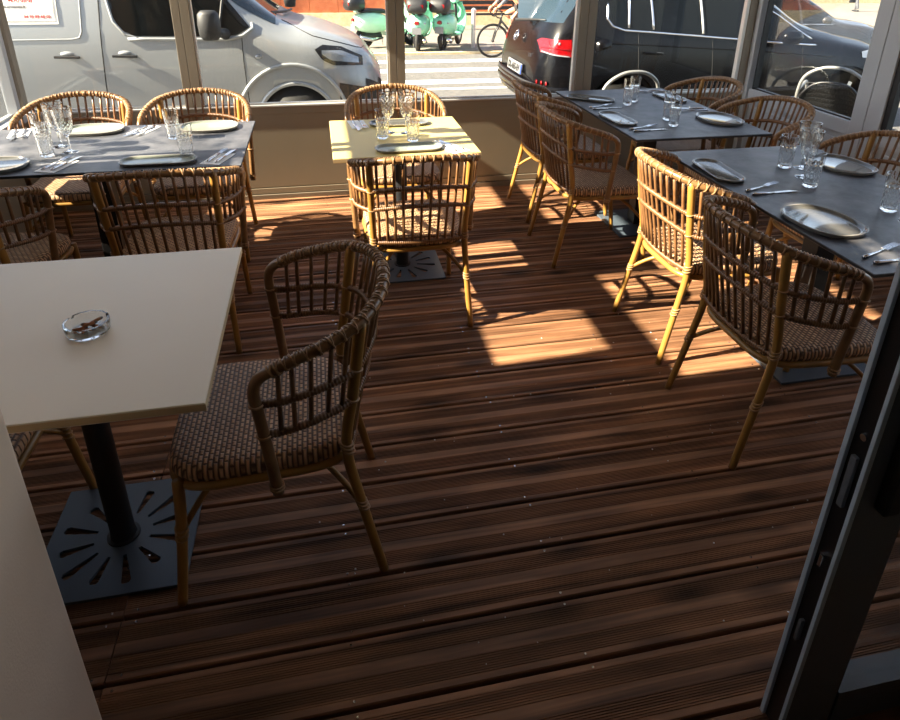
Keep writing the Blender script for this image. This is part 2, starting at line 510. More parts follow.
# left wall: glazed near the street, unseen half height panel added for shade, then solid
wl = MB().box(XL - .05, XL, 2.95, YW, -.1, SILL - .02).build('wall_left', M['panel'])
tag(wl, 'left side wall of the terrace, panelled below its windows', kind='structure')
MB().box(XL - .05, XL, 2.12, 2.95, -.1, 1.72).build('panel', M['panel'], wl)  # unseen, added at this height to shade the near left chairs
MB().box(XL - .05, XL, 1.86, 2.12, -.1, 2.14).build('panel', M['panel'], wl)
MB().box(XL - .05, XL, .7, 1.86, -.1, TOPZ + .1).build('panel', M['panel'], wl)
MB().box(XL - .03, XL + .05, 2.95, YW - .03, SILL - .03, SILL + .012).build('sill_cap', M['white_frame'], wl, bevel=.004)
MB().box(XL - .05, XL + .01, 1.86, YW, 2.13, 2.25).build('transom', M['post'], wl, bevel=.004)
MB().box(XL - .05, XL + .01, 1.86, YW, TOPZ, TOPZ + .2).build('header', M['post'], wl)
MB().box(XL - .045, XL - .005, 2.80, YW - .03, 2.62, TOPZ).build('added_sun_block', M['plaster'], wl, bevel=.004)  # unseen board, added to keep sun off the far right chair rims
MB().box(XL - .05, XL + .015, 2.93, 2.99, SILL, TOPZ).build('post', M['post'], wl, bevel=.004)
MB().box(XL - .05, XL + .015, 3.02, 3.08, SILL, TOPZ).build('post', M['post'], wl, bevel=.004)
MB().box(XL - .03, XL + .03, 4.30, 4.345, SILL + .01, 2.13).build('post', M['white_frame'], wl, bevel=.004)
for i, (a, b, z0, z1) in enumerate(((3.08, 4.43, SILL + .012, 2.13), (3.08, 4.43, 2.25, 2.62), (2.12, 2.93, 1.72, 2.13), (1.86, 2.80, 2.25, TOPZ), (2.80, 2.93, 2.25, 2.62))):
    wn = MB().box(XL - .034, XL - .006, a, b, z0, z0 + .015).build('window_%d' % (i + 5), M['alu'])
    tag(wn, 'side window of the terrace on the left', kind='structure')
    MB().box(XL - .024, XL - .016, a, b, z0 + .015, z1).build('pane', M['pane'], wn)

# right wall: pale frames, glass to 0.69 m
wr = MB().box(XR + .005, XR + .05, .9, YW - .06, -.1, .60).build('wall_right', M['white_frame'])
tag(wr, 'right side wall of pale grey panels below glass', kind='structure')
for a, b in ((3.42, 4.38), (2.2, 3.12), (1.0, 2.1)):
    MB().box(XR - .012, XR + .01, a + .05, b - .05, .1, .56).build('panel', M['white_frame'], wr, bevel=.004)
MB().box(XR - .02, XR + .055, .9, YW - .06, .60, .69).build('sill_rail', M['white_frame'], wr, bevel=.005)
for y0, y1 in ((3.255, 3.36), (3.14, 3.25), (2.1, 2.2)):
    MB().box(XR - .026, XR + .06, y0, y1, 0, TOPZ).build('post', M['white_frame'], wr, bevel=.004)
for y0, y1, z0, z1 in ((4.36, 4.375, .69, TOPZ), (3.36, 3.372, .69, TOPZ), (3.1, 3.14, .69, TOPZ)):
    MB().box(XR - .012, XR + .03, y0, y1, z0, z1).build('gasket', M['gasket'], wr)
MB().box(XR - .02, XR + .055, .9, YW, TOPZ, TOPZ + .2).build('header', M['white_frame'], wr)
for i, (a, b) in enumerate(((3.372, 4.36), (2.2, 3.1), (1.0, 2.1))):
    wn = MB().box(XR + .0, XR + .03, a, b, .69, .70).build('window_%d' % (i + 10), M['gasket'])
    tag(wn, 'side window of the terrace on the right', kind='structure')
    MB().box(XR + .012, XR + .02, a, b, .70, TOPZ).build('pane', M['pane'], wn)

# roof and the restaurant the camera stands in
tag(MB().box(XL - .1, XR + .1, .6, YW + .12, TOPZ + .2, TOPZ + .3).build('ceiling', M['ceil']), 'flat roof over the terrace', kind='structure')
wb = MB().box(-3.2, -.59, .74, 1.07, -.1, 3.3).build('wall_back', M['plaster'], bevel=.012)
tag(wb, 'cream rendered pier beside the doorway', kind='structure')
MB().box(-.595, 1.8, .74, 1.0, 2.45, 3.3).build('lintel', M['plaster'], wb)
MB().box(1.8, 3.4, .74, .98, -.1, 3.3).build('pier', M['plaster'], wb)
ri = MB().box(-3.2, 3.4, -3.0, -2.9, 0, 2.8).build('wall_interior', M['room'])
tag(ri, 'dim far wall of the dining room behind the doorway', kind='structure')
MB().box(-3.2, -3.1, -2.9, .74, 0, 2.8).build('side_wall', M['room'], ri)
MB().box(3.3, 3.4, -2.9, .74, 0, 2.8).build('side_wall', M['room'], ri)
MB().box(-3.2, 3.4, -3.0, .74, 2.8, 2.9).build('room_ceiling', M['room'], ri)
MB().box(-3.2, 3.4, -3.0, .74, -.1, -.005).build('room_floor', M['room'], ri)
MB().box(-.6, .95, .5, .3 + .0, -.1, -.0).build('threshold', M['doorgrey'], ri)

# door leaf on the right, seen edge on
d1 = MB().box(.918, 1.035, .728, .79, .01, 2.4).build('door_1', M['doorgrey'], bevel=.002)
tag(d1, 'dark grey metal door leaf at the right of the doorway', kind='structure')
MB().box(.908, .9185, .779, .79, .01, 2.4).build('edge_strip', M['dooredge'], d1, bevel=.0015)
MB().box(.908, .9185, .728, .737, .01, 2.4).build('edge_strip', M['dooredge'], d1, bevel=.0015)
MB().box(.9165, .9182, .737, .779, .01, 2.4).build('lock_channel', M['doorblack'], d1)
MB().box(.908, .9165, .752, .766, .68, .80).build('lock_plate', M['doorgrey'], d1, bevel=.002)
MB().box(.906, .9165, .755, .763, .30, .36).build('latch', M['doorgrey'], d1, bevel=.002)
MB().box(.906, .9165, .755, .763, .52, .55).build('latch', M['steel'], d1, bevel=.002)
MB().lathe([(.004, 0), (.007, 0), (.007, .004), (.004, .004)], 12, (0, 0, 0)).build('lock_ring', M['steel'], d1).matrix_local = Matrix.Translation((.9165, .757, .845)) @ Matrix.Rotation(-PI / 2, 4, 'Y')
MB().box(.95, .985, .700, .728, .70, .92).build('pull_handle', M['doorblack'], d1, bevel=.006)
MB().box(1.035, 1.045, .735, .785, .01, 2.4).build('gasket', M['gasket'], d1)
MB().box(1.045, 1.68, .752, .762, .12, 2.3).build('pane', M['pane'], d1)
MB().box(1.045, 1.68, .73, .79, .01, .12).build('bottom_rail', M['doorgrey'], d1)
MB().box(1.68, 1.8, .728, .79, .01, 2.4).build('hinge_stile', M['doorgrey'], d1)
MB().box(1.045, 1.68, .73, .79, 2.3, 2.4).build('top_rail', M['doorgrey'], d1)

# ------------------------------------------------------------------ rattan armchair
A_ = [(.284, -.055, .757), (.281, -.10, .775), (.263, -.185, .80), (.217, -.268, .825), (.12, -.325, .845), (0, -.342, .852)]
B_ = [(.266, -.035, .44), (.262, -.09, .44), (.244, -.15, .44), (.206, -.215, .44), (.11, -.24, .44), (0, -.248, .44)]
def half_eval(P, s):
    s = max(0, min(1, s)) * 5
    i = min(4, int(s)); t = s - i
    # mirror the end point for smoothness
    p0 = P[i - 1] if i > 0 else P[0]
    p1, p2 = P[i], P[i + 1]
    p3 = P[i + 2] if i + 2 <= 5 else (-P[4][0], P[4][1], P[4][2])
    return [.5 * (2 * b + (c - a) * t + (2 * a - 5 * b + 4 * c - d) * t * t + (-a + 3 * b - 3 * c + d) * t ** 3) for a, b, c, d in zip(p0, p1, p2, p3)]
def shell(s, drop=0, z=None):
    a = half_eval(A_, s); b = half_eval(B_, s)
    zz = a[2] - drop if z is None else z
    f = (zz - .44) / (a[2] - .44)
    return Vector((b[0] + (a[0] - b[0]) * f, b[1] + (a[1] - b[1]) * f, zz))
def mir(p): return Vector((-p[0], p[1], p[2]))
STILE = [(.270, -.040, .385), (.273, -.034, .46), (.278, -.026, .56), (.282, -.018, .65), (.285, -.014, .70), (.2855, -.022, .733), (.285, -.04, .750)]
def ring_path(fn, n=44):
    h = [fn(i / n) for i in range(n + 1)]
    return h + [mir(p) for p in reversed(h[:-1])]
def wrapped(path, r, amp, step):
    """resample a path densely, radius rippled as by a cane binding"""
    P = [Vector(p) for p in path]
    L = [0]
    for a, b in zip(P, P[1:]): L.append(L[-1] + (b - a).length)
    n = max(8, int(L[-1] / step * 4)); out = []; rs = []; j = 0
    for i in range(n + 1):
        d = L[-1] * i / n
        while j < len(L) - 2 and L[j + 1] < d: j += 1
        t = (d - L[j]) / max(1e-9, L[j + 1] - L[j])
        out.append(P[j].lerp(P[j + 1], t)); rs.append(r + amp * (1, .3, -.6, .3)[i % 4])
    return out, rs
def coil(center, axis, r, turns, pitch_, rw, n=10):
    ax = Vector(axis).normalized()
    ref = Vector((0, 0, 1)) if abs(ax.z) < .9 else Vector((1, 0, 0))
    a = ax.cross(ref).normalized(); b = ax.cross(a)
    pts = []
    m = int(abs(turns) * n)
    for i in range(m + 1):
        t = i / n * math.copysign(1, turns)
        ang = 2 * PI * t
        pts.append(Vector(center) + a * (r * math.cos(ang)) + b * (r * math.sin(ang)) + ax * (pitch_ * (i / n - abs(turns) / 2)))
    return pts

def make_chair():
    root = empty('rattan_armchair')
    # seat
    sb = MB()
    out = []
    N = 48
    def seat_pt(a, sc):
        ca, sa = math.cos(a), math.sin(a)
        e = .42
        x = .236 * math.copysign(abs(ca) ** e, ca); y = .236 * math.copysign(abs(sa) ** e, sa)
        x *= 1 - .10 * (.236 - y) / .472          # narrower at the back
        return x * sc, y * sc
    levels = [(.86, .402), (.985, .408), (1.01, .425), (1.0, .443), (.96, .455), (.86, .459), (.6, .457), (.3, .455)]
    vs = []
    for s_, z in levels:
        for k in range(N):
            x, y = seat_pt(2 * PI * k / N, s_)
            vs.append((x, y, z))
    fs = []
    for i in range(len(levels) - 1):
        for k in range(N):
            k2 = (k + 1) % N
            fs.append((i * N + k, i * N + k2, (i + 1) * N + k2, (i + 1) * N + k))
    fs.append(tuple(range(N - 1, -1, -1))); fs.append(tuple((len(levels) - 1) * N + k for k in range(N)))
    sb.add(vs, fs).build('seat', M['weave'], root, True)
    fr = [(*seat_pt(2 * PI * k / N, .985), .396) for k in range(N)]
    MB().tube(fr, .0125, 8, True).build('seat_frame', M['honey'], root, True)
    # legs
    for sgn in (1, -1):
        pts = catmull([(.212 * sgn, .205, .41), (.216 * sgn, .218, .25), (.226 * sgn, .25, 0)], 5)
        lg = MB().tube(pts, [.0150 - .002 * i / 10 for i in range(11)], 10).build('leg', M['honey'], root, True)
        bd = MB()
        for z, y in ((.245, .2185), (.262, .2175), (.228, .221)):
            bd.tube([(.2165 * sgn + .0148 * math.cos(t), y + .0148 * math.sin(t), z + .004 * math.cos(t)) for t in [2 * PI * q / 12 for q in range(12)]], .0032, 5, True)
        bd.build('binding', M['wrap'], lg, True)
        top = shell(.6); mid = shell(.6, z=.62); low = shell(.6, z=.44)
        P = [(top.x * sgn, top.y, top.z + .002), (mid.x * sgn, mid.y, mid.z), (low.x * sgn, low.y, .44), (.213 * sgn, -.246, .25), (.226 * sgn, -.297, 0)]
        pts = catmull(P, 5)
        lg = MB().tube(pts, [.0158 - .0025 * i / 20 for i in range(21)], 10).build('leg', M['honey'], root, True)
        bd = MB()
        for c_, r_ in (((.213, -.246, .25), .0148), ((.2125, -.243, .262), .0148), ((.2135, -.250, .238), .0148), ((.2065, -.217, .445), .0155), ((.2065, -.215, .457), .0155), ((.2065, -.219, .433), .0155),
                       ((shell(.6, .135).x, shell(.6, .135).y, shell(.6, .135).z), .016), ((shell(.6, .225).x, shell(.6, .225).y, shell(.6, .225).z), .016)):
            bd.tube([(c_[0] * sgn + r_ * math.cos(t), c_[1] + r_ * math.sin(t), c_[2] + .004 * math.sin(t)) for t in [2 * PI * q / 12 for q in range(12)]], .0034, 5, True)
        bd.build('binding', M['wrap'], lg, True)
    # rim: stile, arm, back, arm, stile in one bent cane
    h = catmull(STILE, 3) + [shell(i / 30) for i in range(31)]
    path = [Vector(p) for p in h] + [mir(p) for p in reversed(h[:-1])]
    rim = MB().tube(path, .0145, 10).build('rim', M['rimcane'], root, True)
    bd = MB()
    for i in range(0, 16):
        s_ = .05 + i * .95 / 15
        p = shell(s_); d = shell(min(1, s_ + .02)) - shell(max(0, s_ - .02))
        if s_ > .98: d = Vector((1, 0, 0))
        for sg in (1, -1):
            for tn in (1.3, -1.3):
                pc = coil(p, d, .0160, tn, .021, .0024)
                if sg < 0: pc = [mir(q) for q in pc]
                bd.tube(pc, .0026, 4)
        if s_ > .98: break
    for sg in (1, -1):
        for z, u, x in ((.40, -.039, .2705), (.41, -.038, .271), (.67, -.0165, .2835), (.575, -.0245, .2785)):
            bd.tube([(x * sg + .0162 * math.cos(t), u + .0162 * math.sin(t), z) for t in [2 * PI * q / 12 for q in range(12)]], .0034, 5, True)
    bd.build('binding', M['wrap'], rim, True)
    # rails
    st1 = Vector((.282, -.017, .668)); st2 = Vector((.279, -.025, .575))
    def rail(d0, d1, st, name):
        h = [st] + [shell(i / 30, d0 + (d1 - d0) * min(1, i / 18)) for i in range(2, 31)]
        p, r = wrapped(h + [mir(q) for q in reversed(h[:-1])], .0105, .0016, .0085)
        MB().tube(p, r, 7).build(name, M['brown'], root, True)
    rail(.09, .137, st1, 'upper_rail')
    rail(.183, .226, st2, 'lower_rail')
    h = [shell(.6 + .4 * i / 14, z=.437) for i in range(15)]
    p, r = wrapped(h + [mir(q) for q in reversed(h[:-1])], .0105, .0015, .0085)
    MB().tube(p, r, 7).build('seat_rail', M['brown'], root, True)
    # spindles
    for s_ in (.10, .21, .32, .43, .52):
        dr = .183 + .043 * min(1, s_ * 30 / 18)
        for sg in (1, -1):
            pts = [shell(s_, dr * k / 4) for k in range(5)]
            if sg < 0: pts = [mir(q) for q in pts]
            MB().tube(pts, .0066, 6).build('spindle', M['brown'], root, True)
    for s_ in (.665, .735, .80, .865, .933, 1.0):
        zt = shell(s_).z
        for sg in ((1, -1) if s_ < 1 else (1,)):
            pts = [shell(s_, z=zt - (zt - .437) * k / 5) for k in range(6)]
            if sg < 0: pts = [mir(q) for q in pts]
            MB().tube(pts, .0066, 6).build('spindle', M['brown'], root, True)
    # arched diagonal stretchers
    for (lx, ly) in ((.2165, .219), (-.2165, .219), (.213, -.247), (-.213, -.247)):
        P = [(lx, ly, .245), (lx * .72, ly * .72, .315), (lx * .36, ly * .36, .368), (lx * .08, ly * .08, .386)]
        MB().tube(catmull(P, 4), .0088, 7).build('stretcher', M['honey'], root, True)
    return root

R90 = PI / 2
chair_spots = [
    (-.216, 1.57, R90, 'brown rattan armchair in the foreground at the cream table with the ashtray'),
    (-1.07, 1.60, -R90, 'rattan armchair on the far left of the cream table, mostly hidden by the pier'),
    (.385, 2.865, 0, 'sunlit rattan armchair at the near side of the pale yellow table'),
    (.415, 3.70, PI, 'rattan armchair behind the pale yellow table, back to the street'),
    (-1.33, 3.72, PI, 'sunlit rattan armchair behind the left slate table, nearer the left corner'),
    (-.70, 3.72, PI, 'sunlit rattan armchair behind the left slate table, nearer the zebra crossing'),
    (-.66, 2.84, 0, 'shaded rattan armchair at the near side of the left slate table, right one'),
    (-1.38, 2.76, math.radians(-10), 'shaded rattan armchair cut off by the left edge, near side of the slate table'),
    (1.60, 1.735, -R90, 'dark rattan armchair nearest the doorway at the right slate table'),
    (1.64, 2.35, -R90, 'bright golden rattan armchair in full sun at the right slate table'),
    (1.50, 3.31, -R90, 'half sunlit rattan armchair left of the slate table nearest the black car'),
    (1.55, 3.96, -R90, 'rattan armchair pushed in left of the slate table, closest to the street window'),
    (2.34, 3.905, R90, 'rattan armchair at the right of the far slate table, in the corner by the windows'),
    (2.355, 3.265, R90, 'rattan armchair at the right of the far slate table, overlapping its near right corner'),
    (2.40, 2.44, R90, 'rattan armchair on the right of the nearest slate table, before the pale grey wall'),
]
chair0 = make_chair()
for i, (x, y, rz, lab) in enumerate(chair_spots):
    c = chair0 if i == 0 else copy_tree(chair0)
    c.location = (x, y, 0); c.rotation_euler = (0, 0, rz)
    tag(c, lab, 'chair', 'rattan armchairs on the deck')

# ------------------------------------------------------------------ tables
def slotted_plate(size, th, n=12, r0=.08, r1=.182):
    h = size / 2
    o = MB().box(-h, h, -h, h, .001, th).build('base_plate', M['iron'], None, bevel=.002)
    cut = MB()
    for i in range(n):
        a = 2 * PI * (i + .5) / n
        d = Vector((math.cos(a), math.sin(a))); q = Vector((-d.y, d.x))
        rr1 = r1 * (1 if i % 2 else .93)
        poly = []
        for r, wv in ((r0, .0045), (rr1 - .008, .0085)):
            poly.append((r, wv))
        pts = [d * r0 - q * .0045, d * (rr1 - .008) - q * .0135, d * rr1 - q * .008, d * rr1 + q * .008, d * (rr1 - .008) + q * .0135, d * r0 + q * .0045]
        cut.prism([(p.x, p.y) for p in pts], 'z', -.02, th + .02)
    c = cut.build('cutter', None)
    boolean_cut(o, [c])
    return o

def make_table(name, x0, x1, y0, y1, top, edge, th, col, plate, label, cat='table', slots=True, col_r=.034, square=None):
    cx, cy = (x0 + x1) / 2, (y0 + y1) / 2
    t = empty(name, (cx, cy, 0))
    tag(t, label, cat)
    hx, hy = (x1 - x0) / 2, (y1 - y0) / 2
    tp = MB().box(-hx, hx, -hy, hy, .75 - th, .75).build('table_top', top, t, bevel=.0025)
    MB().box(-hx - .001, hx + .001, -hy - .001, hy + .001, .75 - th + .003, .75 - .003).build('edge_band', edge, tp)
    cm = MB()
    if square:
        cm.box(-square / 2, square / 2, -square / 2, square / 2, .008, .75 - th)
        cm.build('column', col, t, bevel=.004)
    else:
        cm.lathe([(col_r + .004, .006), (col_r, .03), (col_r, .72)], 24)
        cm.build('column', col, t, True, auto=.5)
        MB().lathe([(col_r, .008), (col_r + .012, .008), (col_r + .012, .014), (col_r, .016)], 24).build('collar', col, t, True, auto=.5)
    MB().box(-.16, .16, -.03, .03, .75 - th - .02, .75 - th).box(-.03, .03, -.16, .16, .75 - th - .021, .75 - th - .001).build('spider', M['iron_col'], t)
    if slots:
        p = slotted_plate(plate, .010); p.parent = t
    else:
        MB().box(-plate / 2, plate / 2, -plate / 2, plate / 2, .001, .012).build('base_plate', M['iron'], t, bevel=.002)
    return t
make_table('cafe_table', -1.062, -.29, 1.208, 2.003, M['cream_top'], M['cream_edge'], .022, M['iron_col'], .42,
           'cream square table with the glass ashtray on a slotted steel base')
make_table('cafe_table', .028, .724, 2.908, 3.626, M['yellow_top'], M['cream_edge'], .022, M['iron_col'], .42,
           'small pale yellow square table laid for two before the street window')
make_table('dining_table', -1.79, -.375, 2.886, 3.69, M['slate'], M['slate_edge'], .013, M['iron_col'], .45,
           'long slate grey table on the left, beside the silver van', slots=False, square=.095)
make_table('dining_table', 1.565, 2.352, 2.985, 4.225, M['slate'], M['slate_edge'], .013, M['iron_col'], .42,
           'slate grey table in the right corner by the black car', slots=False, square=.09)
make_table('dining_table', 1.607, 2.394, 1.46, 2.765, M['slate'], M['slate_edge'], .013, M['iron_col'], .45,
           'slate grey table on the right nearest the doorway', slots=False, square=.09)

# ------------------------------------------------------------------ tableware
TZ = .75
def racetrack(hl, hw, n=10):
    """outline of a long plate: straight sides, round ends; long axis x"""
    r = hw; s = hl - r; out = []
    for k in range(n + 1):
        a = -PI / 2 + PI * k / n; out.append((s + r * math.cos(a), r * math.sin(a)))
    for k in range(n + 1):
        a = PI / 2 + PI * k / n; out.append((-s + r * math.cos(a), r * math.sin(a)))
    return out
def oval(hl, hw, n=36, e=.8):
    out = []
    for k in range(n):
        a = 2 * PI * k / n; ca, sa = math.cos(a), math.sin(a)
        out.append((hl * math.copysign(abs(ca) ** e, ca), hw * math.copysign(abs(sa) ** e, sa)))
    return out
def plate_mesh(outline, inset_abs, h, m, rimm, name='oblong_plate'):
    def off(d):
        res = []; n = len(outline)
        for i in range(n):
            a = Vector(outline[i - 1]); b = Vector(outline[i]); c = Vector(outline[(i + 1) % n])
            nn = ((b - a).normalized() + (c - b).normalized()); nn = Vector((nn.y, -nn.x))
            if nn.length < 1e-6: nn = b.normalized()
            nn.normalize(); res.append((b.x + nn.x * d, b.y + nn.y * d))
        return res
    rings = [(-.018, 0.0005), (-.006, .003), (0, h), (-.003, h + .0015), (-.008, h), (-.014, h * .42), (-.024, h * .3)]
    n = len(outline)
    def mk(rs, cap0, cap1):
        mb = MB(); vs = []; fs = []
        for d, z in rs:
            vs += [(x, y, z) for x, y in off(d)]
        for i in range(len(rs) - 1):
            for k in range(n):
                k2 = (k + 1) % n
                fs.append((i * n + k, i * n + k2, (i + 1) * n + k2, (i + 1) * n + k))
        if cap0: fs.append(tuple(range(n - 1, -1, -1)))
        if cap1: fs.append(tuple((len(rs) - 1) * n + k for k in range(n)))
        return mb.add(vs, fs)
    return mk(rings[4:], False, True).mesh('well', m, True, auto=.9), mk(rings[:5], True, False).mesh('rim', rimm, True, auto=.9)
PL_LONG = plate_mesh(racetrack(.165, .07), .01, .014, M['plate'], M['plate_rim'])
PL_LONG_D = plate_mesh(racetrack(.165, .068), .01, .014, M['plate_dark'], M['plate_rim'])
PL_OVAL = plate_mesh(oval(.15, .115), .01, .016, M['plate_dark'], M['plate_rim'])
PL_OVAL_L = plate_mesh(oval(.15, .11), .01, .016, M['plate'], M['plate_rim'])
def place_plate(kind, x, y, rz, lab, grp):
    o = empty('serving_plate', (x, y, TZ + .0003), rz)
    link_mesh('well', kind[0], o); link_mesh('rim', kind[1], o)
    tag(o, lab, 'plate', grp)
GP = 'stoneware plates on the tables'
place_plate(PL_LONG, -.735, 2.985, .0, 'long pale green plate at the near edge of the left slate table', GP)
place_plate(PL_OVAL, -1.42, 3.02, .0, 'dark oval plate reflecting blue sky at the left edge of the photo', GP)
place_plate(PL_OVAL_L, -1.17, 3.585, .0, 'pale plate before the back left chair on the left slate table', GP)
place_plate(PL_OVAL_L, -.60, 3.56, .0, 'pale oval plate at the far right corner of the left slate table', GP)
place_plate(PL_LONG, .39, 3.005, .03, 'long pale plate at the near side of the yellow table', GP)
place_plate(PL_LONG_D, .40, 3.49, .0, 'long plate behind the glasses on the far side of the yellow table', GP)
place_plate(PL_LONG_D, 1.695, 3.93, R90 + .9, 'dark plate at the far left corner of the right corner table', GP)
place_plate(PL_LONG_D, 1.645, 3.40, R90 + .06, 'narrow plate along the left edge of the right corner table', GP)
place_plate(PL_OVAL, 2.23, 3.30, R90, 'dark oval plate at the near right corner of the right corner table', GP)
place_plate(PL_LONG_D, 2.24, 3.90, R90, 'narrow pale rimmed plate on the right side of the right corner table', GP)
place_plate(PL_LONG_D, 1.685, 2.44, R90 - .08, 'narrow dark plate at the far left corner of the nearest slate table', GP)
place_plate(PL_OVAL, 1.735, 1.845, R90 + .1, 'dark oval plate in front of the dark chair on the nearest slate table', GP)
place_plate(PL_OVAL, 2.30, 2.42, R90 + .1, 'dark oval plate reflecting the sky at the right of the nearest slate table', GP)

def cut_glass(r, z, a, i, k, z0, z1, amp, nd):
    if z < z0 or z > z1: return r
    u = (a / (2 * PI) * nd); v = (z - z0) / (.026)
    p = abs(((u + v) % 1) - .5) * 2; q = abs(((u - v) % 1) - .5) * 2
    return r - amp * (1 - min(p, q))
def tumbler_mesh(h=.132, r=.036):
    zs = [i * h / 26 for i in range(27)]
    out = [(.0, 0), (r * .72, 0)] + [(r * (.8 + .2 * (z / h)) , z) for z in zs[1:]]
    inn = [(r * (.8 + .2 * (z / h)) - .0035, z) for z in reversed(zs[3:])] + [(r * .6, .013), (0, .012)]
    outer_n = len(out)
    def rf(rr, z, a, i, k):
        return cut_glass(rr, z, a, i, k, .008, h * .68, .0034, 12) if 2 <= i < outer_n else rr
    return MB().lathe(out + inn, 48, rfun=rf).mesh('tumbler', M['glass'], True, auto=.35)
def wine_mesh(h=.208):
    out = [(0, 0), (.034, 0), (.034, .002), (.012, .006), (.0055, .014), (.0048, .04), (.006, .072), (.012, .082)]
    n0 = len(out)
    bowl = [(.022, .090), (.030, .104), (.034, .122), (.0375, .15), (.041, .18), (.044, h)]
    bowl = catmull(bowl, 4)
    inn = [(max(0, r - .0028), z + .002) for r, z in reversed(bowl)]
    inn[0] = (bowl[-1][0] - .0022, h)
    def rf(rr, z, a, i, k):
        return cut_glass(rr, z, a, i, k, .09, .175, .0028, 10) if n0 <= i < n0 + len(bowl) else rr
    return MB().lathe(out + list(bowl) + inn + [(0, .09)], 40, rfun=rf).mesh('wine_glass', M['glass'], True, auto=.35)
TUM, WIN, TUM_S = tumbler_mesh(.146, .037), wine_mesh(), tumbler_mesh(.158, .033)
def place_glass(me, x, y, lab, nm, grp):
    o = link_mesh(nm, me); o.location = (x, y, TZ + .0005); o.rotation_euler = (0, 0, random.uniform(0, 3))
    tag(o, lab, 'glass', grp)
GT, GW = 'cut crystal tumblers', 'cut crystal stem glasses'
place_glass(TUM, -1.245, 3.165, 'cut crystal tumbler nearest the viewer in the left cluster of glasses', 'tumbler', GT)
place_glass(TUM, -1.33, 3.38, 'cut crystal tumbler behind the stem glasses at the left, before the back left chair', 'tumbler', GT)
place_glass(WIN, -1.165, 3.215, 'cut crystal stem glass on the right of the left cluster', 'wine_glass', GW)
place_glass(WIN, -1.235, 3.315, 'taller standing cut crystal stem glass in the middle of the left cluster', 'wine_glass', GW)
place_glass(TUM, -.625, 3.05, 'cut crystal tumbler touching the long pale plate on the left slate table', 'tumbler', GT)
place_glass(TUM, -.742, 3.385, 'cut crystal tumbler in front of the pale oval plate on the left slate table', 'tumbler', GT)
place_glass(TUM, .285, 3.225, 'cut crystal tumbler on the left of the glasses on the yellow table', 'tumbler', GT)
place_glass(TUM, .43, 3.15, 'cut crystal tumbler just behind the long plate on the yellow table', 'tumbler', GT)
place_glass(WIN, .325, 3.325, 'left of the two stem glasses on the yellow table', 'wine_glass', GW)
place_glass(WIN, .418, 3.30, 'right of the two stem glasses on the yellow table', 'wine_glass', GW)
place_glass(TUM_S, 1.875, 3.76, 'slim tumbler of the far pair on the right corner table, left one', 'tumbler', GT)
place_glass(TUM_S, 1.957, 3.84, 'slim tumbler of the far pair on the right corner table, right one', 'tumbler', GT)
place_glass(TUM_S, 1.90, 3.225, 'slim tumbler at the near edge of the right corner table', 'tumbler', GT)
place_glass(TUM_S, 1.935, 3.36, 'slim tumbler half hidden behind another at the near end of the right corner table', 'tumbler', GT)
place_glass(TUM, 1.965, 2.205, 'cut crystal tumbler in front of the cluster on the nearest slate table', 'tumbler', GT)
place_glass(TUM, 2.03, 2.455, 'cut crystal tumbler on the left of the cluster on the nearest slate table', 'tumbler', GT)
place_glass(WIN, 2.02, 2.315, 'wide stem glass in the middle of the cluster on the nearest slate table', 'wine_glass', GW)
place_glass(WIN, 2.10, 2.43, 'stem glass at the back of the cluster on the nearest slate table', 'wine_glass', GW)
place_glass(TUM, 2.075, 1.91, 'cut crystal tumbler cut off by the right edge of the photo', 'tumbler', GT)
place_glass(WIN, 2.06, 1.80, 'stem glass at the right edge of the photo in front of a tumbler', 'wine_glass', GW)

def knife_parts():
    b = MB()
    n = 10; vs = []; L0, L1 = .095, .21
    for i in range(n + 1):
        t = i / n; x = L0 + (L1 - L0) * t
        wv = .0095 * math.sin(min(1, .35 + t * .5) * PI * .75) * (1 if t < .8 else max(.12, (1 - t) / .2 * .9 + .1))
        vs += [(x, -.004, .002), (x, -.004 + 2 * wv, .002), (x, -.004 + 2 * wv, .0032), (x, -.004, .0036)]
    fs = [(0, 1, 2, 3), tuple(4 * n + k for k in (3, 2, 1, 0))]
    for i in range(n):
        for k in range(4):
            k2 = (k + 1) % 4
            fs.append((4 * i + k, 4 * i + 4 + k, 4 * i + 4 + k2, 4 * i + k2))
    b.add(vs, fs)
    h = MB().tube([(0, 0, .0045), (.02, 0, .005), (.06, 0, .0045), (.1, 0, .003)], [.0055, .0062, .005, .0032], 8)
    return b.mesh('blade', M['steel'], True, auto=.6), h.mesh('handle', M['steel'], True)
def fork_parts():
    h = MB().tube([(0, 0, .004), (.03, 0, .0042), (.08, 0, .0035), (.125, 0, .005)], [.0062, .0055, .0032, .0034], 8)
    hd = MB()
    hd.obox((.12, 0, .0055), (.15, 0, .0085), .022, .0018)
    for y in (-.0092, -.0031, .0031, .0092):
        hd.tube([(.148, y, .0085), (.17, y, .0075), (.195, y, .0105)], [.0019, .0018, .001], 5)
    return h.mesh('handle', M['steel'], True), hd.mesh('tines', M['steel'], True, auto=.6)
KN, FK = knife_parts(), fork_parts()
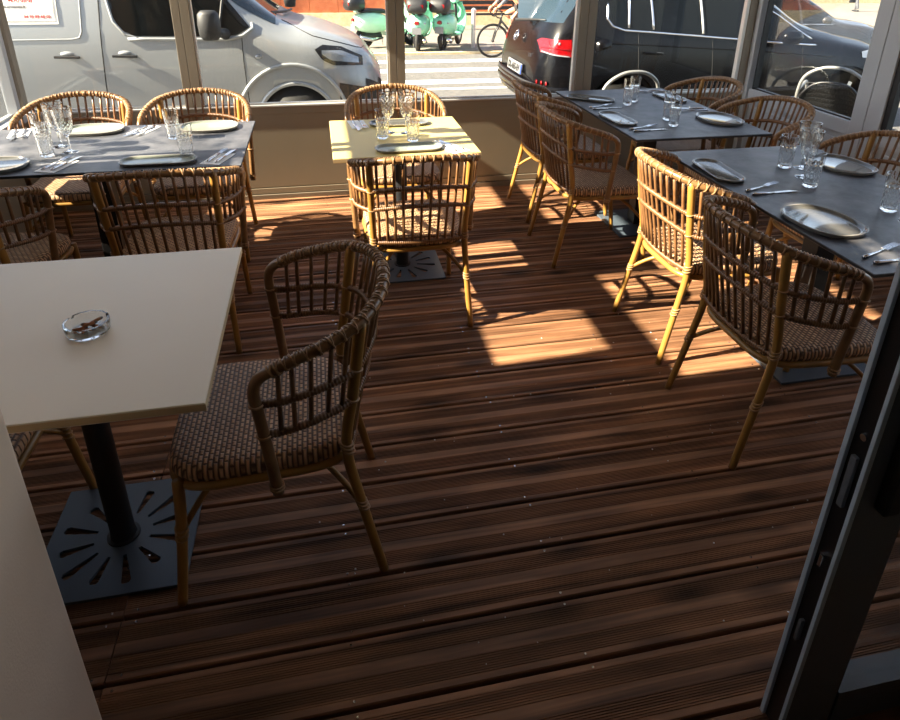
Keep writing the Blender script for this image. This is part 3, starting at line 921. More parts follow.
def napkin_mesh():
    vs = []; fs = []; nx, ny = 10, 8
    for z in (0, .0022):
        for i in range(nx + 1):
            for j in range(ny + 1):
                vs.append((-.02 + .17 * i / nx, -.045 + .09 * j / ny, z + .0006 * math.sin(i * 1.3) * (z > 0) + .0004 * math.cos(j * 2.1) * (z > 0)))
    st = ny + 1; tot = (nx + 1) * st
    for i in range(nx):
        for j in range(ny):
            a = i * st + j
            fs.append((a, a + 1, a + st + 1, a + st)); fs.append((tot + a, tot + a + st, tot + a + st + 1, tot + a + 1))
    per = [i * st for i in range(nx + 1)] + [nx * st + j for j in range(1, ny + 1)] + [i * st + ny for i in range(nx - 1, -1, -1)] + [j for j in range(ny - 1, 0, -1)]
    for a, b in zip(per, per[1:] + per[:1]): fs.append((a, b, tot + b, tot + a))
    return MB().add(vs, fs).mesh('napkin', M['napkin'], True, auto=.8)
NAP = napkin_mesh()
def setting(x, y, ang, where, napkin=True, cross=.0):
    z = TZ + .0006
    d = Vector((math.cos(ang), math.sin(ang))); q = Vector((-d.y, d.x))
    if napkin:
        o = link_mesh('napkin', NAP); o.location = (x, y, z); o.rotation_euler = (0, 0, ang)
        tag(o, 'white paper napkin under the cutlery ' + where, 'napkin', 'paper napkins'); z += .0028
    f = empty('fork', (x + q.x * .02, y + q.y * .02, z), ang + cross)
    link_mesh('handle', FK[0], f); link_mesh('tines', FK[1], f)
    tag(f, 'steel fork ' + where, 'fork', 'forks on the tables')
    kf = empty('knife', (x - q.x * .022, y - q.y * .022, z), ang)
    link_mesh('blade', KN[0], kf); link_mesh('handle', KN[1], kf)
    tag(kf, 'steel knife ' + where, 'knife', 'knives on the tables')
setting(-1.17, 2.93, 1.25, 'in front of the left cluster of glasses')
setting(-.505, 2.93, 1.25, 'at the near right corner of the left slate table')
setting(-.90, 3.63, -1.9, 'between the two back plates of the left slate table')
setting(-1.53, 3.66, -1.35, 'at the far left corner of the left slate table')
setting(.625, 2.93, 2.0, 'right of the near plate on the yellow table')
setting(.17, 3.58, -1.45, 'at the far left corner of the yellow table')
setting(1.60, 3.68, 0.1, 'between the two left plates of the right corner table', False, .25)
setting(1.62, 3.16, 0.05, 'at the near left corner of the right corner table', False, .25)
setting(2.30, 3.55, 2.9, 'on the right side of the right corner table', False, .2)
setting(2.30, 4.09, 2.9, 'at the far right corner of the right corner table', False, .1)
setting(1.66, 2.17, .03, 'between the two left plates of the nearest slate table', False, .3)
setting(1.66, 1.545, .03, 'at the near edge of the nearest slate table by the door', False, .3)

# ashtray on the cream table
AX, AY = -.614, 1.55
def ash_prof(): return [(0, 0), (.044, 0), (.050, .006), (.0525, .030), (.0525, .033), (.0465, .033), (.043, .008), (0, .0065)]
ash = MB().lathe(ash_prof(), 48, rfun=lambda r, z, a, i, k: r).build('ashtray', M['glass'], None, True, auto=.6)
ash.location = (AX, AY, TZ + .0005)
cuts = []
for a in (.5, 2.6, 4.7):
    c = MB().tube([(.035 * math.cos(a), .035 * math.sin(a), .034), (.07 * math.cos(a), .07 * math.sin(a), .034)], .006, 10).build('cutter', None)
    c.location = ash.location; cuts.append(c)
bpy.context.view_layer.update()
boolean_cut(ash, cuts)
tag(ash, 'round clear glass ashtray with butts on the cream table', 'ashtray')
butt = [MB().tube([(-.013, 0, 0), (.006, 0, .0008), (.013, .001, -.0004)], [.0042, .004, .0045], 8).mesh('filter', M['ash_brown'], True),
        MB().tube([(.012, .001, 0), (.02, .002, -.001)], [.0045, .003], 8).mesh('burnt_end', M['ash'], True)]
names = ['lying at the left of the ashtray', 'in the middle of the ashtray', 'at the right of the ashtray', 'on top of the pile in the ashtray', 'at the back of the ashtray', 'at the front of the ashtray', 'leaning on the back wall of the ashtray']
for i, (x, y, z, a) in enumerate(((-.02, -.004, .0125, .3), (.0, -.012, .0125, .1), (.02, .004, .0125, -.5), (.004, .0, .0215, .6), (-.002, .016, .0125, 2.8), (-.014, -.02, .0125, -.2), (.014, .018, .0205, .9))):
    o = empty('cigarette_butt', (AX + x, AY + y, TZ + z), a)
    link_mesh('filter', butt[0], o); link_mesh('burnt_end', butt[1], o)
    tag(o, 'brown cigarette butt ' + names[i], 'cigarette butt', 'butts in the ashtray')

# ------------------------------------------------------------------ street
def gz(y): return -.2 - .0405 * (y - 6.2)
def sloped(mb, x0, x1, y0, y1, dz, th):
    vs = []
    for x in (x0, x1):
        for y in (y0, y1):
            for d in (dz - th, dz): vs.append((x, y, gz(y) + d))
    return mb.add(vs, [(0, 1, 3, 2), (4, 6, 7, 5), (0, 4, 5, 1), (2, 3, 7, 6), (0, 2, 6, 4), (1, 5, 7, 3)])
road = sloped(MB(), -60, 70, 4.6, 60, 0, .3).build('ground', M['asphalt'])
tag(road, 'sunlit grey asphalt street', kind='structure')
for y, w_, x0, x1 in ((13.18, .46, .2, 5.5), (11.85, .44, .2, 5.5), (10.46, .44, .2, 5.5), (9.75, .16, 1.4, 5.5)):
    sloped(MB(), x0, x1, y - w_ / 2, y + w_ / 2, .004, .004).build('crossing_stripe', M['paint_w'], road)
mb = MB(); mb.add([(1.7, 10.2, gz(10.2) + .006), (3.6, 9.55, gz(9.55) + .006), (3.6, 10.25, gz(10.25) + .006)], [(0, 1, 2)])
sloped(MB(), .3, 9, 8.92, 9.04, .004, .004).build('yellow_line', M['paint_y'], road)
pv = sloped(MB(), -60, 70, 14.5, 60, .06, .2).build('pavement', M['pavement'])
tag(pv, 'pale far pavement beyond the crossing', kind='structure')
sloped(MB(), -60, 70, 14.35, 14.5, .05, .2).build('kerb', M['stone_band'], pv)
np_ = MB().box(-4, 8, YW + .06, 5.4, -.5, -.13).build('near_pavement', M['pavement'])
tag(np_, 'strip of pavement just outside the windows', kind='structure')

# terracotta building across the street
bl = empty('terracotta_building', (0, 22.5, 0))
tag(bl, 'terracotta rendered building with pale stone bands across the street', 'building')
MB().box(-40, 9.0, 0, 6, -1.2, 5.2).build('wall', M['terra'], bl)
for z in (.95, 2.6, 4.2):
    MB().box(-40, 9.02, -.06, .02, z, z + .10).build('stone_band', M['stone_band'], bl)
for x in (-8, -2.2, 2.35, 8.6):
    MB().box(x, x + .42, -.10, .03, -1.2, 5.2).build('pilaster', M['stone_band'], bl)
for i, x in enumerate([-38 + .9 * q for q in range(52)]):
    MB().box(x, x + .885, -.03, .03, -.35, .3).build('block', M['terra'], bl, bevel=.006)
MB().box(-40, 9.02, -.08, .02, -1.2, -.37).build('plinth', M['stone_band'], bl)
for x in (-6.5, -.4, 4.6):
    wn = MB().box(x, x + 1.3, -.05, .05, 1.4, 3.3).build('window', M['stone_band'], bl)
    MB().box(x + .1, x + 1.2, -.06, -.04, 1.5, 3.2).build('window_pane', M['glass_dark'], wn)
b2 = empty('far_facade', (24, 40, 0))
tag(b2, 'pale sunlit building far down the street at the right', 'building')
MB().box(-10, 26, 0, 5, -2.2, 9).build('wall', M['stone_band'], b2)
for i in range(8):
    q = MB().box(-9 + i * 4.2, -7 + i * 4.2, -.08, .05, 2, 5).build('window', M['terra'], b2)
    MB().box(-8.8 + i * 4.2, -7.2 + i * 4.2, -.1, -.06, 2.2, 4.8).build('window_pane', M['glass_dark'], q)

# ---- cars
class Car:
    """closed lofted shell; stations (x, z_bottom, z_side, z_shoulder, z_edge, z_top, w_side, w_shoulder, w_edge)"""
    def __init__(s, st, yc, z0, ns=8):
        s.yc, s.z0 = yc, z0
        s.S = catmull(st, ns)
    def params(s, x):
        S_ = s.S
        if x <= S_[0][0]: return S_[0]
        for a, b in zip(S_, S_[1:]):
            if a[0] <= x <= b[0]:
                t = (x - a[0]) / max(1e-9, b[0] - a[0])
                return tuple(p + (q - p) * t for p, q in zip(a, b))
        return S_[-1]
    def ring(s, p):
        x, zb, zs, zsh, ze, zt, ws, wsh, we = p
        half = [(0, zb), (ws * .8, zb), (ws * .97, zb + .07), (ws, zs), (wsh, zsh), (we, ze), (we * .82, zt - (zt - ze) * .25), (0, zt)]
        # smooth the upper part a little
        pts = []
        for i in range(len(half) - 1):
            for k in range(3):
                t = k / 3
                pts.append((half[i][0] + (half[i + 1][0] - half[i][0]) * t, half[i][1] + (half[i + 1][1] - half[i][1]) * t))
        pts.append(half[-1])
        sm = [pts[0]] + [((pts[i - 1][0] + 2 * pts[i][0] + pts[i + 1][0]) / 4, (pts[i - 1][1] + 2 * pts[i][1] + pts[i + 1][1]) / 4) for i in range(1, len(pts) - 1)] + [pts[-1]]
        return sm
    def side_y(s, x, z):
        r = s.ring(s.params(x))
        z -= s.z0
        best = None
        for (a, za), (b, zb) in zip(r, r[1:]):
            if zb > za and za - 1e-9 <= z <= zb + 1e-9:
                t = (z - za) / max(1e-9, zb - za); v = a + (b - a) * t
                best = v if best is None else max(best, v)
        return s.yc - (best if best is not None else 0)
    def shell(s, classify=None):
        out = {}
        rings = []
        for p in s.S:
            h = s.ring(p)
            full = [(-w_, z) for w_, z in h] + [(w_, z) for w_, z in reversed(h[1:-1])]
            rings.append([(p[0], s.yc + w_, z + s.z0) for w_, z in full])
        n = len(rings[0])
        for i in range(len(rings) - 1):
            for k in range(n):
                k2 = (k + 1) % n
                q = [rings[i][k], rings[i][k2], rings[i + 1][k2], rings[i + 1][k]]
                c = [sum(v[j] for v in q) / 4 for j in range(3)]
                key = classify(*c, min(k, n - k)) if classify else 'body'
                out.setdefault(key, MB()).add(q, [(0, 1, 2, 3)])
        b = out.setdefault('body', MB())
        b.add(rings[0], [tuple(range(n))]); b.add(rings[-1], [tuple(range(n - 1, -1, -1))])
        return out
    def patch(s, lo, hi, x0, x1, off=.006, nx=20, nz=5):
        """surface patch on the near side between lo(x) and hi(x) in absolute z"""
        vs = []; fs = []
        for i in range(nx + 1):
            x = x0 + (x1 - x0) * i / nx
            a, b = lo(x), hi(x)
            for j in range(nz + 1):
                z = a + (b - a) * j / nz
                vs.append((x, s.side_y(x, z) - off, z))
        for i in range(nx):
            for j in range(nz):
                a = i * (nz + 1) + j
                fs.append((a, a + 1, a + nz + 2, a + nz + 1))
        return MB().add(vs, fs)
    def line(s, pts, r, off=.002, n=6, sub=6):
        P = []
        for a, b in zip(pts, pts[1:]):
            for k in range(sub): P.append((a[0] + (b[0] - a[0]) * k / sub, a[1] + (b[1] - a[1]) * k / sub))
        P.append(pts[-1])
        return MB().tube([(x, s.side_y(x, z) - off, z) for x, z in P], r, n)

def lerp_fn(pts):
    def f(x):
        if x <= pts[0][0]: return pts[0][1]
        for a, b in zip(pts, pts[1:]):
            if x <= b[0]: return a[1] + (b[1] - a[1]) * (x - a[0]) / max(1e-9, b[0] - a[0])
        return pts[-1][1]
    return f

def wheel(parent, x, y, z, r, side=-1, w_=.2):
    o = MB().lathe([(r * .62, -w_ / 2), (r * .94, -w_ / 2), (r, -w_ * .3), (r, w_ * .3), (r * .94, w_ / 2), (r * .62, w_ / 2)], 32).build('wheel', M['rubber'], parent, True, auto=.6)
    o.location = (x, y, z); o.rotation_euler = (PI / 2, 0, 0)
    d = MB().lathe([(r * .63, .0), (r * .6, .03), (r * .2, .05), (0, .05)], 24).lathe([(r * .63, 0), (0, 0)], 24)
    h = d.build('hub', M['plastic'], o, True, auto=.5)
    h.location = (0, 0, .05)
    sp = MB()
    for k in range(5):
        a = 2 * PI * k / 5
        sp.obox((.03 * math.cos(a), .03 * math.sin(a), .105), (r * .6 * math.cos(a), r * .6 * math.sin(a), .09), .05, .02)
    q = sp.build('spokes', M['chrome'], o); 
    return o

def arch_cut(car_o, cx, yc_near, z, r, depth=.45):
    c = MB().lathe([(r, -.3), (r, depth)], 40).build('cutter', None)
    c.location = (cx, yc_near, z); c.rotation_euler = (-PI / 2, 0, 0)
    return c

def text_mesh(name, body, size, m, parent, loc, rot, align='LEFT', bold=.02):
    cu = bpy.data.curves.new(name, 'FONT')
    cu.body = body; cu.size = size; cu.align_x = align; cu.extrude = .0008; cu.offset = size * bold
    o = bpy.data.objects.new(name, cu); C.objects.link(o)
    dg = bpy.context.evaluated_depsgraph_get()
    me = bpy.data.meshes.new_from_object(o.evaluated_get(dg))
    bpy.data.objects.remove(o, do_unlink=True)
    me.materials.clear(); me.materials.append(m)
    r = link_mesh(name, me, parent); r.location = loc; r.rotation_euler = rot
    return r

# silver van, nose to the right
VY = 7.16
V0 = -.22
vst = [(-4.55, .30, .75, 1.15, 1.75, 1.86, .90, .91, .80),
       (-3.6, .26, .75, 1.18, 1.78, 1.90, .955, .95, .83),
       (-2.0, .26, .75, 1.18, 1.78, 1.90, .96, .95, .82),
       (-1.35, .26, .75, 1.15, 1.76, 1.89, .96, .945, .80),
       (-.95, .26, .75, 1.12, 1.58, 1.74, .96, .94, .78),
       (-.62, .26, .75, 1.10, 1.33, 1.46, .96, .93, .78),
       (-.30, .27, .75, 1.05, 1.17, 1.22, .955, .91, .76),
       (-.02, .28, .72, 1.00, 1.10, 1.15, .945, .88, .74),
       (.26, .29, .66, .93, 1.00, 1.05, .90, .82, .70),
       (.46, .31, .60, .84, .90, .93, .80, .72, .62),
       (.58, .34, .55, .70, .76, .78, .66, .60, .5)]
van = empty('delivery_van', (0, 0, 0))
tag(van, 'silver grey delivery van parked outside the left windows', 'van')
vc = Car(vst, VY, V0)
def vcls(x, y, z, k):
    zz = z - V0
    if k >= 15 and -1.15 < x < -.36: return 'windscreen'
    if x > .12 and zz < .66 and zz > .2: return 'bumper'
    return 'body'
parts = vc.shell(vcls)
body_all = vc.shell()['body']
vb = body_all.build('body', M['silver'], van, True, auto=.75)
boolean_cut(vb, [arch_cut(vb, -.24, VY - 1.0, .12, .34)])
for f in vb.data.polygons: f.use_smooth = True
ws = MB()
wv = [(x, y, z + .006) for (x, y, z) in parts['windscreen'].v]
ws.v, ws.f = wv, parts['windscreen'].f
ws.build('windscreen', M['glass_screen'], van, True)
bpz = MB(); bpz.v = [(x + .004, y - .006 if y < VY else y + .006, z) for x, y, z in parts['bumper'].v]; bpz.f = parts['bumper'].f
# front bumper skin: black lower part only
lowf = MB()
for f in bpz.f:
    q = [bpz.v[i] for i in f]
    if sum(v[2] for v in q) / 4 < .44 and sum(v[0] for v in q) / 4 > .16: lowf.add(q, [(0, 1, 2, 3)])
lowf.build('bumper', M['plastic'], van, True)
# side glass of the front door
gl = vc.patch(lerp_fn([(-1.74, 1.25), (-1.70, 1.06), (-1.64, .96), (-1.55, .91), (-.82, .895), (-.70, .91), (-.60, .965)]),
              lerp_fn([(-1.74, 1.26), (-1.70, 1.45), (-1.0, 1.45), (-.80, 1.23), (-.60, .972)]), -1.74, -.60, .005, 34)
g_ = gl.build('side_window', M['glass_dark'], van, True)
vc.line([(-1.60, .885), (-.80, .868), (-.66, .895), (-.57, .955), (-.575, 1.0)], .016, .0).build('window_trim', M['silver'], van, True)
vc.line([(-1.74, 1.25), (-1.70, 1.03), (-1.62, .925), (-1.52, .888)], .013, .0).build('window_trim', M['silver'], van, True)
vc.line([(-1.785, 1.35), (-1.80, 1.1), (-1.835, .6), (-1.86, .25)], .006, -.002).build('door_seam', M['seam'], van)
vc.line([(-.668, .89), (-.672, .7), (-.66, .25)], .005, -.002).build('door_seam', M['seam'], van)
vc.line([(-.80, 1.25), (-.86, .90)], .012, .002).build('quarter_bar', M['plastic'], van)
# raised panel press line on the sliding door
vc.line([(-2.6, .885), (-2.04, .888), (-1.98, .90), (-1.955, .95), (-1.93, 1.3)], .007, .0).build('press_line', M['silver'], van, True)
for hx in (-2.10, -1.645):
    h = MB()
    yv = vc.side_y(hx, .745)
    h.obox((hx - .10, yv - .02, .747), (hx + .10, yv - .02, .742), .018, .022)
    o = h.build('door_handle', M['plastic'], van, bevel=.005)
    dome = MB().lathe([(.05, 0), (.04, .012), (0, .02)], 20, sx=1.2, sy=.5).build('handle_recess', M['silver'], o, True)
    dome.location = (hx, yv + .006, .768); dome.rotation_euler = (PI / 2, 0, 0)
# mirror
mr_ = MB().lathe([(0, -.125), (.06, -.12), (.088, -.09), (.095, 0), (.088, .09), (.06, .12), (0, .125)], 20, sx=1.0, sy=.75).build('mirror', M['plastic'], van, True)
mr_.location = (-.90, VY - 1.12, 1.01)
MB().tube([(-.80, VY - .93, .915), (-.84, VY - 1.02, .94), (-.87, VY - 1.08, .965)], [.05, .04, .035], 10).build('mirror_arm', M['plastic'], mr_, True).location = (.90, -(VY - 1.12), -1.01)
# headlight and nose
hl = vc.patch(lerp_fn([(-.04, .76), (.02, .67), (.12, .62), (.40, .60)]), lerp_fn([(-.04, .765), (.03, .80), (.20, .775), (.40, .68)]), -.04, .40, .006, 18)
hb = hl.build('headlight', M['black'], van, True)
vc.patch(lerp_fn([(.02, .72), (.10, .665), (.36, .625)]), lerp_fn([(.02, .755), (.2, .745), (.36, .675)]), .02, .36, .012, 14).build('headlight_lens', M['lampclear'], hb, True)
vc.line([(-.33, 1.0), (-.05, .87), (.2, .80), (.44, .72)], .005, .0).build('bonnet_seam', M['seam'], van)
# wheel arch lip
P = []
for k in range(25):
    a = PI * k / 24
    x, z = -.27 - .50 * math.cos(a), .12 + .52 * math.sin(a)
    P.append((x, vc.side_y(x, max(z, .13)) - .004, z))
MB().tube(P, .018, 8).build('arch_lip', M['silver'], van, True)
P = []
for k in range(25):
    a = PI * k / 24
    x, z = -.24 - .35 * math.cos(a), .12 + .35 * math.sin(a)
    P.append((x, vc.side_y(x, max(z, .13)) + .002, z))
MB().tube(P, .022, 8).build('arch_lip', M['silver'], van, True)
MB().lathe([(.338, 0), (.338, .44), (0, .44)], 32).build('wheel_well', M['seam'], van, True).matrix_local = Matrix.Translation((-.24, VY - .93, .12)) @ Matrix.Rotation(-PI / 2, 4, 'X')
for x in (-3.5, -.24):
    wheel(van, x, VY - .80, V0 + .33, .33); wheel(van, x, VY + .80, V0 + .33, .33)
MB().lathe([(.022, 0), (.018, .006), (0, .008)], 16, sx=1.4).build('side_indicator', M['lampclear'], van, True).matrix_local = Matrix.Translation((-.54, vc.side_y(-.54, .717) - .002, .717)) @ Matrix.Rotation(PI / 2, 4, 'X')
# wipers at the windscreen base and far mirror
MB().tube([(-.42, VY - .5, 1.06), (-.30, VY - .2, 1.04), (-.26, VY + .3, 1.02)], .012, 6).build('wiper', M['plastic'], van)
MB().lathe([(0, -.09), (.05, -.08), (.06, 0), (.05, .08), (0, .09)], 14, sx=1.2, sy=.6).build('far_mirror', M['plastic'], van, True).location = (-.30, VY + 1.10, 1.06)
# vinyl sign on the sliding door
sgx0, sgx1, sgz0, sgz1 = -3.05, -2.118, 1.012, 1.42
sn = vc.patch(lambda x: sgz0, lambda x: sgz1, sgx0, sgx1, .006, 6, 6).build('sign', M['signwhite'], van)
ys = vc.side_y(-2.4, 1.1) - .0085
lean = math.atan2(vc.side_y(-2.4, 1.2) - vc.side_y(-2.4, 1.05), .15)
rt = (PI / 2 - lean, 0, 0)
def sign_y(z): return vc.side_y(-2.4, z) - .009
text_mesh('lettering', 'TÉ ARMANINI', .052, M['ink_red'], sn, (-2.29, sign_y(1.20), 1.182), rt, 'RIGHT')
text_mesh('lettering', 'www.armanini.fr', .032, M['ink_grey'], sn, (-2.345, sign_y(1.15), 1.141), rt, 'RIGHT')
text_mesh('lettering', '04 93 89 60 02', .033, M['ink_red'], sn, (-2.17, sign_y(1.075), 1.062), rt, 'RIGHT')
vc.line([(-3.0, 1.038), (-2.145, 1.038), (-2.14, 1.4)], .0015, .008).build('border_line', M['ink_grey'], sn)

# black SUV, tail towards the crossing
UY = 7.02
sst = [(2.12, .42, .62, .70, .74, .78, .62, .58, .5),
       (2.165, .36, .60, .80, .95, 1.02, .74, .70, .56),
       (2.28, .33, .62, 1.02, 1.18, 1.22, .86, .80, .60),
       (2.47, .30, .66, 1.14, 1.40, 1.46, .905, .84, .62),
       (2.72, .28, .70, 1.16, 1.56, 1.64, .92, .87, .64),
       (3.4, .26, .70, 1.12, 1.60, 1.68, .92, .88, .66),
       (4.1, .26, .68, 1.07, 1.56, 1.64, .92, .88, .66),
       (4.6, .26, .66, 1.03, 1.40, 1.47, .92, .88, .66),
       (5.1, .27, .64, .99, 1.12, 1.19, .92, .87, .68),
       (5.6, .28, .62, .93, 1.00, 1.05, .915, .84, .68),
       (6.1, .30, .58, .84, .90, .94, .88, .76, .62),
       (6.38, .34, .54, .70, .74, .76, .74, .62, .5)]
U0 = -.22
suv = empty('black_suv', (0, 0, 0))
tag(suv, 'black sport utility car seen from behind, parked at the right windows', 'car')
uc = Car(sst, UY, U0)
def ucls(x, y, z, k):
    zz = z - U0
    if 2.12 < x < 2.62 and k >= 13 and zz > 1.17: return 'rear_window'
    if 4.62 < x < 5.22 and k >= 15: return 'windscreen'
    return 'body'
parts = uc.shell(ucls)
ub = uc.shell()['body'].build('body', M['suv'], suv, True, auto=.9)
boolean_cut(ub, [arch_cut(ub, 2.98, UY - 1.0, .14, .38), arch_cut(ub, 5.62, UY - 1.0, .14, .38)])
for nm in ('windscreen',):
    q = MB(); q.v = [(x - (.006 if nm == 'rear_window' else 0), y, z + .006) for x, y, z in parts[nm].v]; q.f = parts[nm].f
    q.build(nm, M['glass_screen'], suv, True)
belt = lerp_fn([(2.7, 1.0), (2.9, .925), (3.35, .895), (4.2, .825), (4.6, .79), (5.2, .75)])
topw = lerp_fn([(2.75, 1.02), (2.86, 1.22), (3.0, 1.28), (4.1, 1.25), (4.55, 1.10), (5.15, .77)])
for a, b in ((2.79, 2.985), (3.03, 3.245), (3.29, 3.775), (3.85, 4.36), (4.40, 5.08)):
    uc.patch(lambda x: belt(x) + .012, topw, a, b, .005, 12).build('side_window', M['glass_dark'], suv, True)
uc.line([(2.80, 1.16), (2.78, 1.02), (2.83, .955), (2.95, .917), (3.35, .888), (4.2, .818), (4.6, .783), (5.15, .742)], .011, .004).build('chrome_strip', M['chrome'], suv, True)
uc.line([(4.38, 1.20), (4.75, 1.03), (5.12, .80)], .010, .004).build('chrome_strip', M['chrome'], suv, True)
for x0, x1 in ((3.005, 3.03), (3.27, 3.255), (3.82, 3.80)):
    uc.line([(x0 - .01, belt(x0) + .02), (x1, 1.24)], .012, .006).build('window_pillar', M['chrome'] if x0 < 3.5 else M['alu'], suv, True)
for x in (3.10, 3.92, 4.98):
    uc.line([(x, belt(x) - .02), (x + .02, .6), (x + .06, .2)], .004, -.001).build('door_seam', M['seam'], suv)
uc.line([(2.35, .82), (3.2, .775), (4.4, .70), (5.4, .62)], .012, -.006).build('crease_line', M['suv'], suv, True)
for hx, hz in ((3.27, .70), (4.32, .62)):
    yv = uc.side_y(hx, hz)
    o = MB().obox((hx - .1, yv - .022, hz), (hx + .1, yv - .022, hz - .008), .02, .028).build('door_handle', M['suv'], suv, bevel=.006)
    MB().obox((hx + .02, yv - .034, hz + .008), (hx + .095, yv - .034, hz + .002), .006, .006).build('chrome_inlay', M['chrome'], o)
fp = MB().lathe([(.085, 0), (.088, .003), (.0, .004)], 24).build('fuel_cap', M['suv'], suv, True)
fp.location = (2.74, uc.side_y(2.74, .76) + .001, .76); fp.rotation_euler = (PI / 2, 0, 0)
# tail light wrapping the corner
tl = uc.patch(lerp_fn([(2.175, .69), (2.42, .665)]), lerp_fn([(2.175, .79), (2.20, .82), (2.42, .83)]), 2.175, 2.42, .008, 24, 6)
t_o = tl.build('tail_light', M['lampred'], suv, True)
uc.line([(2.18, .735), (2.25, .745), (2.40, .735)], .006, .012).build('light_bar', M['lampdark'], t_o, True)
uc.line([(2.235, .685), (2.235, .81)], .004, .012).build('light_split', M['lampdark'], t_o, True)
uc.line([(2.18, .70), (2.25, .683), (2.40, .668)], .008, .012).build('light_bar', M['lampclear'], t_o, True)
uc.line([(2.30, .79), (2.315, .785)], .014, .006).build('indicator', M['lampclear'], t_o, True)
# far tail light, number plate, badge, wiper, bumper
def rear_x(y, z):
    """outermost shell x at the back for a given y, z"""
    lo = 2.0
    for i in range(200):
        x = 2.12 + i * .005
        r = uc.ring(uc.params(x))
        zz = z - U0; hw = 0
        for (a, za), (b, zb) in zip(r, r[1:]):
            if zb > za and za <= zz <= zb: hw = max(hw, a + (b - a) * (zz - za) / max(1e-9, zb - za))
        if hw >= abs(y - UY): return x
    return 2.5
vs = []; fs = []
for i in range(25):
    u = -1 + i / 12
    for q in range(9):
        z = .955 + .02 * u * u + (.40 - .06 * u * u) * q / 8
        yy = UY + (.72 - .09 * q / 8) * u
        vs.append((rear_x(yy, z) - .008, yy, z))
for i in range(24):
    for q in range(8):
        a = i * 9 + q; fs.append((a, a + 1, a + 10, a + 9))
MB().add(vs, fs).build('rear_window', M['glass_screen'], suv, True)
mb = MB(); vs = []; fs = []
for i in range(9):
    yy = UY + .5 + .3 * i / 8
    for j in range(5):
        z = .68 + .12 * j / 4; vs.append((rear_x(yy, z) - .008, yy, z))
for i in range(8):
    for j in range(4):
        a = i * 5 + j; fs.append((a, a + 1, a + 6, a + 5))
MB().add(vs, fs).build('tail_light', M['lampred'], suv, True)
bm_ = MB()
for z, r_ in ((.33, .05), (.27, .055), (.20, .05)):
    pts = []
    for i in range(33):
        a = -1 + 2 * i / 32
        yy = UY + a * .90
        pts.append((2.105 + .10 * abs(a) ** 3 + .20 * max(0, abs(a) - .82) / .18 + (.02 if z < .25 else 0), yy, z))
    bm_.tube(pts, r_, 8)
bo = bm_.build('bumper', M['suv'], suv, True)
MB().tube([(2.05 + .10 * abs(a) ** 3, UY + a * .8, .375) for a in [-1 + 2 * i / 24 for i in range(25)]], .012, 6).build('bumper_ledge', M['plastic'], bo, True)
pl_ = MB().box(-.008, .008, -.26, .26, -.055, .055).build('number_plate', M['platewhite'], suv, bevel=.003)
pl_.location = (2.10, UY - .02, .455); pl_.rotation_euler = (0, .12, 0)
text_mesh('lettering', 'DL-665-EV', .092, M['ink_black'], pl_, (-.0098, .225, -.033), (PI / 2, 0, -PI / 2), bold=.05)
MB().box(-.0095, -.008, -.26, -.215, -.05, .05).build('plate_band', mat('plate_blue', srgb(40, 70, 170), .4), pl_)
bd_ = MB().tube([(0, .055 * math.cos(a), .055 * math.sin(a)) for a in [2 * PI * q / 24 for q in range(24)]], .006, 6, True)
bd_.obox((0, -.035, .04), (0, 0, -.045), .01, .008).obox((0, .035, .04), (0, 0, -.045), .01, .008)
bo2 = bd_.build('badge', M['chrome'], suv, True); bo2.location = (rear_x(UY, .78) - .012, UY, .78); bo2.rotation_euler = (0, .35, 0)
text_mesh('lettering', '2.0 TDI', .05, M['chrome'], suv, (rear_x(UY - .55, .645) - .03, UY - .42, .62), (PI / 2, 0, -PI / 2 + .3))
MB().tube([(rear_x(UY, .95) - .02, UY + .02, .94), (rear_x(UY - .3, .95) + .0, UY - .28, .965), (rear_x(UY - .5, .97) - .01, UY - .48, .98)], [.016, .011, .007], 8).build('wiper', M['plastic'], suv, True)
for i, yy in enumerate((UY - .80, UY - .74, UY - .68)):
    MB().lathe([(.022, 0), (.02, .008), (0, .01)], 14).build('reflector', M['lampred'], suv, True).matrix_local = Matrix.Translation((2.14 + .06 * (2 - i) * .5, yy, .40)) @ Matrix.Rotation(-PI / 2, 4, 'Y')
for x in (2.98, 5.62):
    MB().lathe([(.378, 0), (.378, .5), (0, .5)], 32).build('wheel_well', M['seam'], suv, True).matrix_local = Matrix.Translation((x, UY - .87, .14)) @ Matrix.Rotation(-PI / 2, 4, 'X')
    wheel(suv, x, UY - .77, U0 + .36, .36); wheel(suv, x, UY + .77, U0 + .36, .36)
sm = MB().lathe([(0, -.07), (.07, -.06), (.1, 0), (.07, .06), (0, .07)], 16, sx=1.25, sy=.7).build('mirror', M['suv'], suv, True)
sm.location = (4.72, UY - 1.03, .845)
uc.line([(5.2, .20), (4.8, .205), (3.5, .215)], .014, .006).build('sill_strip', M['chrome'], suv, True)
uc.patch(lerp_fn([(5.78, .60), (6.25, .55)]), lerp_fn([(5.78, .66), (6.0, .68), (6.25, .60)]), 5.78, 6.25, .008, 10).build('headlight', M['lampclear'], suv, True)

